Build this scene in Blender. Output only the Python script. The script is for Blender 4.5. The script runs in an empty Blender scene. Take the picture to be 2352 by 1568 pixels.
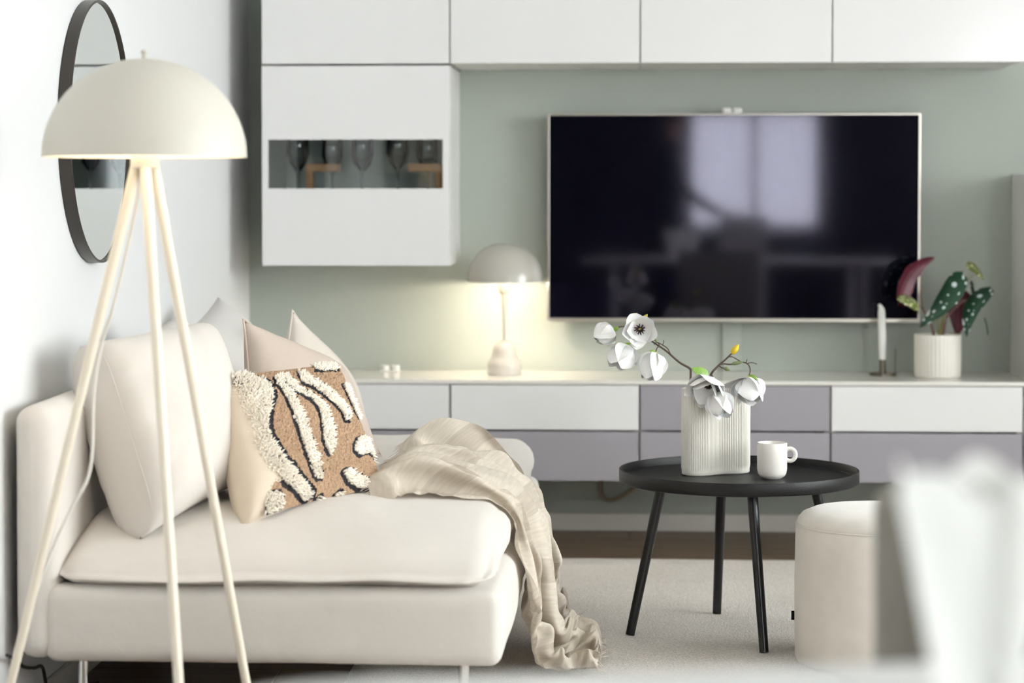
import bpy, bmesh, math, random
from math import sin, cos, pi, radians, sqrt
from mathutils import Vector as V, Matrix, noise

S = bpy.context.scene
COL = S.collection
rnd = random.Random(7)

# ------------------------------------------------------------------ camera, world, lights, exposure
cam_d = bpy.data.cameras.new('camera')
cam = bpy.data.objects.new('camera', cam_d)
COL.objects.link(cam)
cam.location = (0, 0, 1.12)
cam.rotation_euler = (radians(90 - 1.8), 0, radians(3.02))
cam_d.sensor_width = 36
cam_d.lens = 5200 / 2352 * 36
cam_d.shift_y = -171 / 2352
cam_d.clip_start = 0.05
cam_d.dof.use_dof = True
cam_d.dof.focus_distance = 5.45
cam_d.dof.aperture_fstop = 2.6
S.camera = cam

W = bpy.data.worlds.new('daylight')
S.world = W
W.use_nodes = True
W.node_tree.nodes['Background'].inputs[0].default_value = (0.96, 0.98, 1.0, 1)
W.node_tree.nodes['Background'].inputs[1].default_value = 14.0

S.view_settings.view_transform = 'Standard'
S.view_settings.look = 'None'
S.view_settings.exposure = -0.02
S.view_settings.gamma = 1.0
S.view_settings.use_curve_mapping = False


def area(name, loc, rot, sx, sy, power, color):
    d = bpy.data.lights.new(name, 'AREA')
    d.shape = 'RECTANGLE'
    d.size, d.size_y = sx, sy
    d.energy = power
    d.color = color
    o = bpy.data.objects.new(name, d)
    COL.objects.link(o)
    o.location = loc
    o.rotation_euler = rot
    return o


# daylight entering by the right wall's big window; rear and left lights are added fill
area('daylight_right', (3.62, 3.9, 1.6), (0, radians(90), 0), 1.4, 4.0, 62, (0.965, 0.98, 1.0))
area('added_fill_rear', (3.05, -2.35, 1.55), (radians(90), 0, 0), .85, 1.25, 52, (0.965, 0.98, 1.0))  # added fill from behind, kept out of the television's reflection

area('added_fill_left', (-3.32, .5, 1.55), (0, radians(-90), 0), 1.25, 1.75, 30, (0.965, 0.98, 1.0))  # added fill to brighten the foreground table and vases

# ------------------------------------------------------------------ materials


def rgb(r, g, b):
    def f(c):
        c /= 255
        return c / 12.92 if c <= 0.04045 else ((c + 0.055) / 1.055) ** 2.4
    return (f(r), f(g), f(b), 1)


class NT:
    def __init__(self, name):
        self.m = bpy.data.materials.new(name)
        self.m.use_nodes = True
        self.t = self.m.node_tree
        self.b = self.t.nodes['Principled BSDF']

    def n(self, kind, **kw):
        x = self.t.nodes.new(kind)
        for k, v in kw.items():
            setattr(x, k, v)
        return x

    def l(self, a, b):
        self.t.links.new(a, b)


def mat(name, col, rough=0.6, spec=0.5, metal=0.0, bump=None, var=None, sheen=0.0, sub=0.0, coat=0.0, emit=None, stretch=None):
    """bump = (scale, strength, distance); var = (scale, amount) slight colour mottling"""
    k = NT(name)
    b = k.b
    b.inputs['Base Color'].default_value = col
    b.inputs['Roughness'].default_value = rough
    b.inputs['Specular IOR Level'].default_value = spec
    b.inputs['Metallic'].default_value = metal
    b.inputs['Sheen Weight'].default_value = sheen
    b.inputs['Coat Weight'].default_value = coat
    if sub:
        b.inputs['Subsurface Weight'].default_value = sub
        b.inputs['Subsurface Radius'].default_value = (0.01, 0.008, 0.006)
    if emit:
        b.inputs['Emission Color'].default_value = emit[0]
        b.inputs['Emission Strength'].default_value = emit[1]
    co = None
    if bump or var:
        co = k.n('ShaderNodeTexCoord').outputs['Object']
        if stretch:
            mp = k.n('ShaderNodeMapping')
            mp.inputs['Scale'].default_value = stretch
            k.l(co, mp.inputs[0])
            co = mp.outputs[0]
    if bump:
        t = k.n('ShaderNodeTexNoise')
        t.inputs['Scale'].default_value = bump[0]
        t.inputs['Detail'].default_value = 4
        k.l(co, t.inputs['Vector'])
        bp = k.n('ShaderNodeBump')
        bp.inputs['Strength'].default_value = bump[1]
        bp.inputs['Distance'].default_value = bump[2]
        k.l(t.outputs[0], bp.inputs['Height'])
        k.l(bp.outputs[0], b.inputs['Normal'])
    if var:
        t = k.n('ShaderNodeTexNoise')
        t.inputs['Scale'].default_value = var[0]
        t.inputs['Detail'].default_value = 5
        k.l(co, t.inputs['Vector'])
        r = k.n('ShaderNodeMapRange')
        r.inputs[1].default_value = 0.3
        r.inputs[2].default_value = 0.7
        r.inputs[3].default_value = 1 - var[1]
        r.inputs[4].default_value = 1 + var[1]
        k.l(t.outputs[0], r.inputs[0])
        mx = k.n('ShaderNodeMix', data_type='RGBA', blend_type='MULTIPLY')
        mx.inputs[0].default_value = 1
        mx.inputs[6].default_value = col
        k.l(r.outputs[0], mx.inputs[7])
        k.l(mx.outputs[2], b.inputs['Base Color'])
    return k.m


M = {}
M['wall'] = mat('white_wall_paint', rgb(220, 220, 220), 0.75, 0.3, bump=(180, .06, .002))
M['sage'] = mat('sage_wall_paint', rgb(174, 180, 172), 0.75, 0.3, bump=(180, .06, .002))
M['ceil'] = mat('ceiling_paint', rgb(240, 240, 238), 0.85, 0.2)
M['rear'] = mat('dimmed_rear_wall', rgb(66, 66, 74), 0.8, 0.2)  # wall darkened in colour so the screen reflects a dim room
M['trim'] = mat('white_trim_paint', rgb(225, 222, 214), 0.4)
M['gloss'] = mat('white_gloss_lacquer', rgb(232, 231, 230), 0.17, 0.5)
M['carcass'] = mat('white_cabinet_board', rgb(226, 225, 222), 0.4)
M['inner'] = mat('pale_cabinet_lining', rgb(232, 238, 235), 0.6)  # pale lining, one even colour
M['lilac'] = mat('purple_grey_lacquer', rgb(160, 156, 162), 0.3, 0.4)
M['top'] = mat('white_bench_top', rgb(232, 229, 222), 0.12, 0.5)
M['sofa'] = mat('offwhite_cotton', rgb(213, 207, 200), 0.9, 0.2, bump=(24, .20, .008), sheen=.15, var=(3, .02))
M['seam'] = mat('offwhite_seam_thread', rgb(214, 208, 200), 0.9, 0.2)
M['coolwhite'] = mat('cool_white_cotton', rgb(212, 208, 204), 0.9, 0.2, bump=(420, .12, .002))
M['pink'] = mat('blush_beige_linen', rgb(203, 187, 174), 0.9, 0.2, bump=(500, .25, .002), var=(8, .03))
M['cream'] = mat('cream_linen', rgb(214, 205, 194), 0.9, 0.2, bump=(500, .25, .002), var=(8, .03))
M['backing'] = mat('sand_cotton_backing', rgb(218, 203, 184), 0.9, 0.2, bump=(500, .2, .002))
M['chrome'] = mat('chrome', rgb(225, 225, 225), 0.12, 0.5, metal=1)
M['brass'] = mat('aged_brass', rgb(112, 106, 96), 0.35, 0.5, metal=1)
M['silver'] = mat('brushed_silver', rgb(196, 190, 180), 0.3, 0.5, metal=1)
M['lampmetal'] = mat('cream_lamp_enamel', rgb(208, 203, 191), 0.5, 0.5)
M['lampinner'] = mat('white_shade_lining', rgb(248, 244, 236), 0.5)
M['leg_cream'] = mat('cream_lamp_leg_enamel', rgb(232, 222, 204), 0.4, 0.5)
M['mush'] = mat('grey_beige_lamp_enamel', rgb(186, 182, 172), 0.16, 0.5)
M['mush_lit'] = mat('lit_lamp_enamel', rgb(212, 207, 199), 0.2, 0.5)  # enamel lightened in colour for lamplight on stem and base
M['bulb'] = mat('lit_bulb_glass', rgb(255, 240, 215), 0.4, emit=((1.0, 0.78, 0.5, 1), 14))
M['whitecord'] = mat('white_cord_rubber', rgb(228, 224, 216), 0.5)
M['blackcord'] = mat('dark_cord_rubber', rgb(50, 50, 46), 0.5)
M['beigecord'] = mat('taupe_cord_rubber', rgb(150, 132, 112), 0.5)
M['blackmetal'] = mat('black_powder_coat', rgb(20, 20, 21), 0.28, 0.5)
M['blackwood'] = mat('black_stained_ash', rgb(17, 17, 18), 0.42, 0.35, bump=(60, .35, .002), var=(40, .25), stretch=(1, 9, 9))
M['mirrorframe'] = mat('dark_mirror_frame', rgb(52, 46, 40), 0.35)
M['mirror'] = mat('silvered_mirror', rgb(226, 232, 230), 0.01, metal=1)
M['ceramic'] = mat('matte_white_ceramic', rgb(226, 223, 214), 0.45, 0.4, bump=(300, .04, .001))
M['mug'] = mat('glazed_white_stoneware', rgb(236, 231, 224), 0.3, 0.5)
M['petal'] = mat('white_silk_petal', rgb(250, 250, 249), 0.6, 0.3, sub=.45, bump=(60, .15, .003))
M['twig'] = mat('brown_twig_bark', rgb(84, 70, 58), 0.7, bump=(120, .4, .002), var=(60, .2))
M['sepal'] = mat('yellow_green_sepal', rgb(184, 172, 52), 0.5, var=(50, .25))
M['greenbud'] = mat('grey_green_bud', rgb(116, 128, 84), 0.6, var=(80, .2))
M['yellow'] = mat('yellow_bud', rgb(214, 184, 40), 0.5, var=(60, .15))
M['stamen'] = mat('dark_purple_stamen', rgb(46, 26, 30), 0.7)
M['pistil'] = mat('pale_yellow_pistil', rgb(226, 214, 130), 0.6)
M['bract'] = mat('light_green_leaf', rgb(122, 158, 66), 0.35, var=(90, .2), bump=(60, .3, .002))
M['soil'] = mat('dark_potting_soil', rgb(52, 42, 34), 0.95, bump=(80, .8, .01))
M['pot'] = mat('ribbed_white_pot_glaze', rgb(230, 226, 216), 0.35)
M['maroon'] = mat('maroon_leaf_underside', rgb(84, 26, 40), 0.45, var=(30, .25))
M['redstem'] = mat('reddish_leaf_stalk', rgb(120, 84, 76), 0.5)
M['greenstem'] = mat('yellow_green_leaf_stalk', rgb(150, 148, 72), 0.5)
M['wax'] = mat('white_candle_wax', rgb(240, 240, 236), 0.45, sub=.2)
M['wick'] = mat('candle_wick', rgb(60, 50, 44), 0.9)
M['pouf'] = mat('pale_velvet', rgb(206, 199, 190), 0.85, 0.2, sheen=.5, var=(14, .05), bump=(300, .1, .002))
M['greyfabric'] = mat('grey_chair_fabric', rgb(128, 124, 116), 0.9, 0.2, bump=(350, .2, .002))
M['oak'] = mat('pale_oak', rgb(206, 158, 112), 0.5, var=(12, .12), stretch=(1, 1, .2))
M['tablewhite'] = mat('white_table_laminate', rgb(236, 236, 235), 0.35)
M['vesselwhite'] = mat('white_glazed_porcelain', rgb(246, 246, 242), 0.4)
M['screen'] = mat('black_tv_glass', (0.0012, 0.0012, 0.004, 1), 0.05, 0.85)
M['screen'].node_tree.nodes['Principled BSDF'].inputs['Specular Tint'].default_value = (.86, .82, 1, 1)
M['tvback'] = mat('tv_back_plastic', rgb(28, 28, 30), 0.5)
M['plastic'] = mat('white_plastic', rgb(228, 228, 224), 0.35)
M['winframe'] = mat('window_frame_paint', rgb(235, 235, 233), 0.4)
M['darkcloth'] = mat('black_wool_cloth', rgb(20, 20, 24), 0.9, 0.2)
M['skin'] = mat('skin', rgb(205, 160, 138), 0.55, sub=.1)
M['hair'] = mat('dark_brown_hair', rgb(34, 26, 22), 0.6)
M['tanpile'] = mat('tan_looped_wool', rgb(176, 147, 121), 0.95, 0.1, var=(330, .32))  # fine mottling puts the shade between wool loops into the colour
M['creampile'] = mat('cream_shaggy_wool', rgb(252, 244, 230), 0.95, 0.1, sheen=.3)
M['darkpile'] = mat('charcoal_wool', rgb(52, 50, 54), 0.95, 0.1)


def make_rug_mat():
    k = NT('ivory_wool_pile')
    co = k.n('ShaderNodeTexCoord').outputs['Object']
    a = k.n('ShaderNodeTexNoise')
    a.inputs['Scale'].default_value = 260
    a.inputs['Detail'].default_value = 6
    c = k.n('ShaderNodeTexNoise')
    c.inputs['Scale'].default_value = 2.2
    c.inputs['Detail'].default_value = 3
    for t in (a, c):
        k.l(co, t.inputs['Vector'])
    ad = k.n('ShaderNodeMath', operation='MULTIPLY_ADD')
    ad.inputs[1].default_value = .75
    k.l(a.outputs[0], ad.inputs[0])
    sc = k.n('ShaderNodeMath', operation='MULTIPLY')
    sc.inputs[1].default_value = .25
    k.l(c.outputs[0], sc.inputs[0])
    k.l(sc.outputs[0], ad.inputs[2])
    r = k.n('ShaderNodeValToRGB')
    r.color_ramp.elements[0].position = .34
    r.color_ramp.elements[0].color = rgb(192, 183, 174)
    r.color_ramp.elements[1].position = .62
    r.color_ramp.elements[1].color = rgb(240, 234, 227)
    k.l(ad.outputs[0], r.inputs[0])
    k.l(r.outputs[0], k.b.inputs['Base Color'])
    k.b.inputs['Roughness'].default_value = .95
    k.b.inputs['Specular IOR Level'].default_value = .1
    bp = k.n('ShaderNodeBump')
    bp.inputs['Strength'].default_value = .8
    bp.inputs['Distance'].default_value = .006
    k.l(a.outputs[0], bp.inputs['Height'])
    k.l(bp.outputs[0], k.b.inputs['Normal'])
    return k.m


M['rug'] = make_rug_mat()


def make_plank_mat():
    k = NT('brown_oak_plank')
    co = k.n('ShaderNodeTexCoord').outputs['Object']
    oi = k.n('ShaderNodeObjectInfo')
    mp = k.n('ShaderNodeMapping')
    mp.inputs['Scale'].default_value = (1.2, 22, 22)
    k.l(co, mp.inputs[0])
    k.l(oi.outputs['Location'], mp.inputs['Location'])
    t = k.n('ShaderNodeTexNoise')
    t.inputs['Scale'].default_value = 3
    t.inputs['Detail'].default_value = 6
    k.l(mp.outputs[0], t.inputs['Vector'])
    r = k.n('ShaderNodeValToRGB')
    r.color_ramp.elements[0].position = .3
    r.color_ramp.elements[0].color = rgb(86, 72, 58)
    r.color_ramp.elements[1].position = .72
    r.color_ramp.elements[1].color = rgb(132, 108, 84)
    k.l(t.outputs[0], r.inputs[0])
    mx = k.n('ShaderNodeMix', data_type='RGBA', blend_type='MULTIPLY')
    mx.inputs[0].default_value = 1
    mr = k.n('ShaderNodeMapRange')
    mr.inputs[3].default_value = .78
    mr.inputs[4].default_value = 1.12
    k.l(oi.outputs['Random'], mr.inputs[0])
    k.l(r.outputs[0], mx.inputs[6])
    k.l(mr.outputs[0], mx.inputs[7])
    k.l(mx.outputs[2], k.b.inputs['Base Color'])
    k.b.inputs['Roughness'].default_value = .42
    return k.m


M['plank'] = make_plank_mat()


def make_glass(name, tint, gloss=1.45):
    k = NT(name)
    t = k.t
    t.nodes.remove(k.b)
    fr = k.n('ShaderNodeFresnel')
    fr.inputs[0].default_value = gloss
    tr = k.n('ShaderNodeBsdfTransparent')
    tr.inputs[0].default_value = tint
    gl = k.n('ShaderNodeBsdfGlossy')
    gl.inputs['Roughness'].default_value = .01
    mx = k.n('ShaderNodeMixShader')
    k.l(fr.outputs[0], mx.inputs[0])
    k.l(tr.outputs[0], mx.inputs[1])
    k.l(gl.outputs[0], mx.inputs[2])
    k.l(mx.outputs[0], t.nodes['Material Output'].inputs[0])
    return k.m


M['pane'] = make_glass('grey_tinted_pane', (.92, .94, .93, 1), 1.6)
M['clear'] = make_glass('clear_window_glass', (.96, .98, .97, 1))
M['crystal'] = make_glass('clear_drinking_glass', (.88, .92, .92, 1), 1.6)


def make_curtain():
    k = NT('sheer_white_curtain')
    d = k.n('ShaderNodeBsdfDiffuse')
    d.inputs[0].default_value = rgb(235, 232, 240)
    tl = k.n('ShaderNodeBsdfTranslucent')
    tl.inputs[0].default_value = rgb(232, 228, 245)
    tp = k.n('ShaderNodeBsdfTransparent')
    m1 = k.n('ShaderNodeMixShader')
    m1.inputs[0].default_value = .6
    m2 = k.n('ShaderNodeMixShader')
    m2.inputs[0].default_value = .5
    k.t.nodes.remove(k.b)
    k.l(d.outputs[0], m1.inputs[1])
    k.l(tl.outputs[0], m1.inputs[2])
    k.l(m1.outputs[0], m2.inputs[1])
    k.l(tp.outputs[0], m2.inputs[2])
    k.l(m2.outputs[0], k.t.nodes['Material Output'].inputs[0])
    return k.m


M['sheer'] = make_curtain()


def make_throw():
    """woven linen: natural ground with wide paler and greyer bands both ways"""
    k = NT('checked_natural_linen')
    uv = k.n('ShaderNodeUVMap').outputs[0]
    sp = k.n('ShaderNodeSeparateXYZ')
    k.l(uv, sp.inputs[0])

    def band(sock, per, duty):
        a = k.n('ShaderNodeMath', operation='MULTIPLY')
        a.inputs[1].default_value = per
        k.l(sock, a.inputs[0])
        f = k.n('ShaderNodeMath', operation='FRACT')
        k.l(a.outputs[0], f.inputs[0])
        g = k.n('ShaderNodeMath', operation='GREATER_THAN')
        g.inputs[1].default_value = duty
        k.l(f.outputs[0], g.inputs[0])
        return g.outputs[0]
    a = band(sp.outputs[0], 5.3, .66)
    b = band(sp.outputs[1], 4.4, .60)
    s = k.n('ShaderNodeMath', operation='ADD')
    k.l(a, s.inputs[0])
    k.l(b, s.inputs[1])
    h = k.n('ShaderNodeMath', operation='MULTIPLY')
    h.inputs[1].default_value = .5
    k.l(s.outputs[0], h.inputs[0])
    r = k.n('ShaderNodeValToRGB')
    e = r.color_ramp.elements
    e[0].position = 0
    e[0].color = rgb(216, 206, 191)
    e[1].position = 1
    e[1].color = rgb(184, 172, 156)
    k.l(h.outputs[0], r.inputs[0])
    w = k.n('ShaderNodeTexNoise')
    w.inputs['Scale'].default_value = 140
    w.inputs['Detail'].default_value = 4
    mp = k.n('ShaderNodeMapping')
    mp.inputs['Scale'].default_value = (1, .25, 1)
    k.l(uv, mp.inputs[0])
    k.l(mp.outputs[0], w.inputs['Vector'])
    mr = k.n('ShaderNodeMapRange')
    mr.inputs[1].default_value = .3
    mr.inputs[2].default_value = .7
    mr.inputs[3].default_value = .9
    mr.inputs[4].default_value = 1.08
    k.l(w.outputs[0], mr.inputs[0])
    mx = k.n('ShaderNodeMix', data_type='RGBA', blend_type='MULTIPLY')
    mx.inputs[0].default_value = 1
    k.l(r.outputs[0], mx.inputs[6])
    k.l(mr.outputs[0], mx.inputs[7])
    k.l(mx.outputs[2], k.b.inputs['Base Color'])
    k.b.inputs['Roughness'].default_value = .9
    k.b.inputs['Specular IOR Level'].default_value = .2
    tl = k.n('ShaderNodeBsdfTranslucent')
    k.l(mx.outputs[2], tl.inputs[0])
    ms = k.n('ShaderNodeMixShader')
    ms.inputs[0].default_value = .22
    k.l(k.b.outputs[0], ms.inputs[1])
    k.l(tl.outputs[0], ms.inputs[2])
    k.l(ms.outputs[0], k.t.nodes['Material Output'].inputs[0])
    return k.m


M['throw'] = make_throw()


def make_spotted(name, base, spot, scale, size):
    k = NT(name)
    uv = k.n('ShaderNodeUVMap').outputs[0]
    v = k.n('ShaderNodeTexVoronoi')
    v.inputs['Scale'].default_value = scale
    v.inputs['Randomness'].default_value = .8
    k.l(uv, v.inputs['Vector'])
    wn = k.n('ShaderNodeTexWhiteNoise')
    k.l(v.outputs['Position'], wn.inputs['Vector'])
    th = k.n('ShaderNodeMath', operation='MULTIPLY_ADD')
    th.inputs[1].default_value = size
    th.inputs[2].default_value = size * .45
    k.l(wn.outputs[0], th.inputs[0])
    lt = k.n('ShaderNodeMath', operation='LESS_THAN')
    k.l(v.outputs['Distance'], lt.inputs[0])
    k.l(th.outputs[0], lt.inputs[1])
    mx = k.n('ShaderNodeMix', data_type='RGBA')
    mx.inputs[6].default_value = base
    mx.inputs[7].default_value = spot
    k.l(lt.outputs[0], mx.inputs[0])
    k.l(mx.outputs[2], k.b.inputs['Base Color'])
    k.b.inputs['Roughness'].default_value = .35
    return k.m


M['begonia'] = make_spotted('dark_green_spotted_leaf', rgb(20, 62, 38), rgb(214, 224, 224), 10.5, .30)
M['begonia_young'] = make_spotted('olive_spotted_leaf', rgb(92, 104, 48), rgb(212, 212, 160), 10.5, .38)

# ------------------------------------------------------------------ object helpers


def tag(o, label=None, cat=None, group=None, kind=None):
    if label:
        o['label'] = label
    if cat:
        o['category'] = cat
    if group:
        o['group'] = group
    if kind:
        o['kind'] = kind
    return o


def thing(name, label, cat, loc=(0, 0, 0), group=None):
    o = bpy.data.objects.new(name, None)
    COL.objects.link(o)
    o.location = loc
    o.empty_display_size = .05
    return tag(o, label, cat, group)


def link(name, me, m, parent=None, smooth=True, auto=None):
    """world-space mesh -> object; parented things keep world coordinates through the parent's inverse"""
    if m is not None:
        for x in (m if isinstance(m, (list, tuple)) else [m]):
            me.materials.append(x)
    if smooth:
        me.polygons.foreach_set('use_smooth', [True] * len(me.polygons))
        if auto:
            me.set_sharp_from_angle(angle=radians(auto))
    o = bpy.data.objects.new(name, me)
    COL.objects.link(o)
    if parent is not None:
        o.parent = parent
        o.matrix_parent_inverse = world_of(parent).inverted()
    return o


def world_of(o):
    m = o.matrix_basis.copy()
    if o.parent is not None:
        m = world_of(o.parent) @ o.matrix_parent_inverse @ m
    return m


def pmesh(name, vs, fs, m, parent=None, smooth=True, auto=None, uvs=None):
    me = bpy.data.meshes.new(name)
    me.from_pydata([tuple(v) for v in vs], [], fs)
    if uvs is not None:
        ul = me.uv_layers.new(name='UVMap')
        li = [0] * len(me.loops)
        me.loops.foreach_get('vertex_index', li)
        flat = []
        for i in li:
            flat += [uvs[i][0], uvs[i][1]]
        ul.data.foreach_set('uv', flat)
    me.update()
    return link(name, me, m, parent, smooth, auto)


def bmobj(name, bm, m, parent=None, smooth=True, auto=40):
    me = bpy.data.meshes.new(name)
    bmesh.ops.recalc_face_normals(bm, faces=bm.faces)
    bm.to_mesh(me)
    bm.free()
    return link(name, me, m, parent, smooth, auto)


def add_box(bm, x0, x1, y0, y1, z0, z1, bev=0.0, seg=2):
    r = bmesh.ops.create_cube(bm, size=1)
    vs = r['verts']
    for v in vs:
        v.co = ((x0 + x1) / 2 + v.co.x * (x1 - x0), (y0 + y1) / 2 + v.co.y * (y1 - y0), (z0 + z1) / 2 + v.co.z * (z1 - z0))
    if bev:
        es = list({e for v in vs for e in v.link_edges})
        bmesh.ops.bevel(bm, geom=es, offset=bev, segments=seg, affect='EDGES', profile=.5)


def box(name, x0, x1, y0, y1, z0, z1, m, parent=None, bev=0.0, seg=2):
    bm = bmesh.new()
    add_box(bm, x0, x1, y0, y1, z0, z1, bev, seg)
    return bmobj(name, bm, m, parent, smooth=False)


def boxes(name, lst, m, parent=None, bev=0.0):
    bm = bmesh.new()
    for b in lst:
        add_box(bm, *b, bev=bev)
    return bmobj(name, bm, m, parent, smooth=False)


def smooth_path(pts, n=8):
    """Catmull-Rom through points (any dimension, as tuples)"""
    P = [tuple(p) for p in pts]
    P = [P[0]] + P + [P[-1]]
    out = []
    for i in range(1, len(P) - 2):
        a, b, c, d = P[i - 1:i + 3]
        for k in range(n):
            t = k / n
            out.append(tuple(.5 * (2 * q + (r - p) * t + (2 * p - 5 * q + 4 * r - s) * t * t + (3 * q - p - 3 * r + s) * t ** 3)
                             for p, q, r, s in zip(a, b, c, d)))
    out.append(P[-2])
    return out


def tube_geo(pts, rad, nseg=10, caps=True):
    pts = [V(p[:3]) for p in pts]
    n = len(pts)
    if not isinstance(rad, (list, tuple)):
        rad = [rad] * n
    vs, fs = [], []
    up = None
    for i, p in enumerate(pts):
        d = (pts[min(i + 1, n - 1)] - pts[max(i - 1, 0)]).normalized()
        if up is None:
            up = V((0, 0, 1)) if abs(d.z) < .9 else V((1, 0, 0))
        a = d.cross(up).normalized()
        up = a.cross(d).normalized()
        for k in range(nseg):
            t = 2 * pi * k / nseg
            vs.append(p + (a * cos(t) + up * sin(t)) * rad[i])
    for i in range(n - 1):
        for k in range(nseg):
            k2 = (k + 1) % nseg
            fs.append((i * nseg + k, i * nseg + k2, (i + 1) * nseg + k2, (i + 1) * nseg + k))
    if caps:
        fs.append(tuple(range(nseg))[::-1])
        fs.append(tuple((n - 1) * nseg + k for k in range(nseg)))
    return vs, fs


def tube(name, pts, rad, m, parent=None, nseg=10, sm=0):
    if sm:
        if isinstance(rad, (list, tuple)):
            q = smooth_path([tuple(p) + (r,) for p, r in zip(pts, rad)], sm)
            rad = [a[3] for a in q]
            pts = [a[:3] for a in q]
        else:
            pts = smooth_path(pts, sm)
    vs, fs = tube_geo(pts, rad, nseg)
    return pmesh(name, vs, fs, m, parent, auto=50)


def tubes(name, lst, m, parent=None, nseg=7, sm=5):
    """several joined tubes (pts with radius as 4th value) as one mesh"""
    VS, FS = [], []
    for pts in lst:
        q = smooth_path(pts, sm)
        vs, fs = tube_geo([a[:3] for a in q], [a[3] for a in q], nseg)
        o = len(VS)
        VS += vs
        FS += [tuple(i + o for i in f) for f in fs]
    return pmesh(name, VS, FS, m, parent, auto=60)


def lathe(name, prof, c, m, parent=None, n=48, closed=False, auto=40):
    """prof = [(r, z)] spun about the vertical through c; r = 0 ends collapse"""
    cx, cy, cz = c
    vs, fs, rings = [], [], []
    for r, z in prof:
        if r < 1e-6:
            rings.append([len(vs)])
            vs.append((cx, cy, cz + z))
        else:
            rings.append(list(range(len(vs), len(vs) + n)))
            for k in range(n):
                t = 2 * pi * k / n
                vs.append((cx + r * cos(t), cy + r * sin(t), cz + z))
    pairs = list(zip(rings, rings[1:]))
    if closed:
        pairs.append((rings[-1], rings[0]))
    for a, b in pairs:
        for k in range(n):
            k2 = (k + 1) % n
            if len(a) == 1 and len(b) == 1:
                continue
            if len(a) == 1:
                fs.append((a[0], b[k2], b[k]))
            elif len(b) == 1:
                fs.append((a[k], a[k2], b[0]))
            else:
                fs.append((a[k], a[k2], b[k2], b[k]))
    bm = bmesh.new()
    bv = [bm.verts.new(v) for v in vs]
    for f in fs:
        bm.faces.new([bv[i] for i in f])
    return bmobj(name, bm, m, parent, auto=auto)


def soft_box(name, c, size, r, m, parent=None, bulge=(0, 0, 0), rot=None, n=(14, 14, 14), wr=(0, 1), fn=None, seed=0):
    """upholstered block: rounded corners of radius r, faces bulged out, slight wrinkles; c = centre"""
    h = V(size) / 2
    idx, vs, fs = {}, [], []

    def ax(i, k):
        a = -1 + 2 * i / n[k]
        e = min(1, r / h[k])                       # more rings near the rounded edge
        s = abs(a)
        s = s / .6 * (1 - e) if s < .6 else 1 - e + (s - .6) / .4 * e
        return math.copysign(s, a)

    def vert(i, j, k):
        if (i, j, k) in idx:
            return idx[i, j, k]
        u = V((ax(i, 0), ax(j, 1), ax(k, 2)))
        p = V((u.x * h.x, u.y * h.y, u.z * h.z))
        q = V([max(-(h[a] - r), min(h[a] - r, p[a])) if h[a] > r else 0 for a in range(3)])
        d = p - q
        if d.length > 1e-9:
            mx = max(abs(x) for x in d)
            p = q + d.normalized() * min(r, max(mx, 0) if mx < r * .999 else r)
        for a in range(3):
            b, cc = (a + 1) % 3, (a + 2) % 3
            p[a] += u[a] * bulge[a] * (1 - u[b] ** 2) * (1 - u[cc] ** 2)
        if wr[0]:
            nv = noise.noise_vector(V(p) * wr[1] + V((seed * 3.7, seed, 0)))
            p += nv * wr[0]
        if fn:
            p = fn(p, u)
        idx[i, j, k] = len(vs)
        vs.append(p)
        return idx[i, j, k]
    for a in range(3):
        b, cc = (a + 1) % 3, (a + 2) % 3
        for s in (0, n[a]):
            for i in range(n[b]):
                for j in range(n[cc]):
                    quad = []
                    for di, dj in ((0, 0), (1, 0), (1, 1), (0, 1)):
                        t = [0, 0, 0]
                        t[a], t[b], t[cc] = s, i + di, j + dj
                        quad.append(vert(*t))
                    fs.append(quad if s else quad[::-1])
    mt = Matrix.Translation(c) @ (rot.to_4x4() if rot else Matrix())
    vs = [mt @ p for p in vs]
    return pmesh(name, vs, fs, m, parent)


def pil_surf(cor, th, pinch=.09, pw=(2.2, .55)):
    """returns f(u, v, side): front (+1) and back (-1) of a pillow on four corners TL, TR, BR, BL; u right, v up, both -1..1"""
    TL, TR, BR, BL = [V(p) for p in cor]
    nrm = ((TR - BL).cross(TL - BR)).normalized()

    def f(u, v, side):
        uu = u * (1 - pinch * (u * u) * (1 - v * v))
        vv = v * (1 - pinch * (v * v) * (1 - u * u))
        a, b = (uu + 1) / 2, (vv + 1) / 2
        p = (BL * (1 - a) + BR * a) * (1 - b) + (TL * (1 - a) + TR * a) * b
        k = max(0, (1 - abs(u) ** pw[0]) * (1 - abs(v) ** pw[0])) ** pw[1]
        return p + nrm * (side * th / 2 * k)
    return f, nrm


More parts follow.
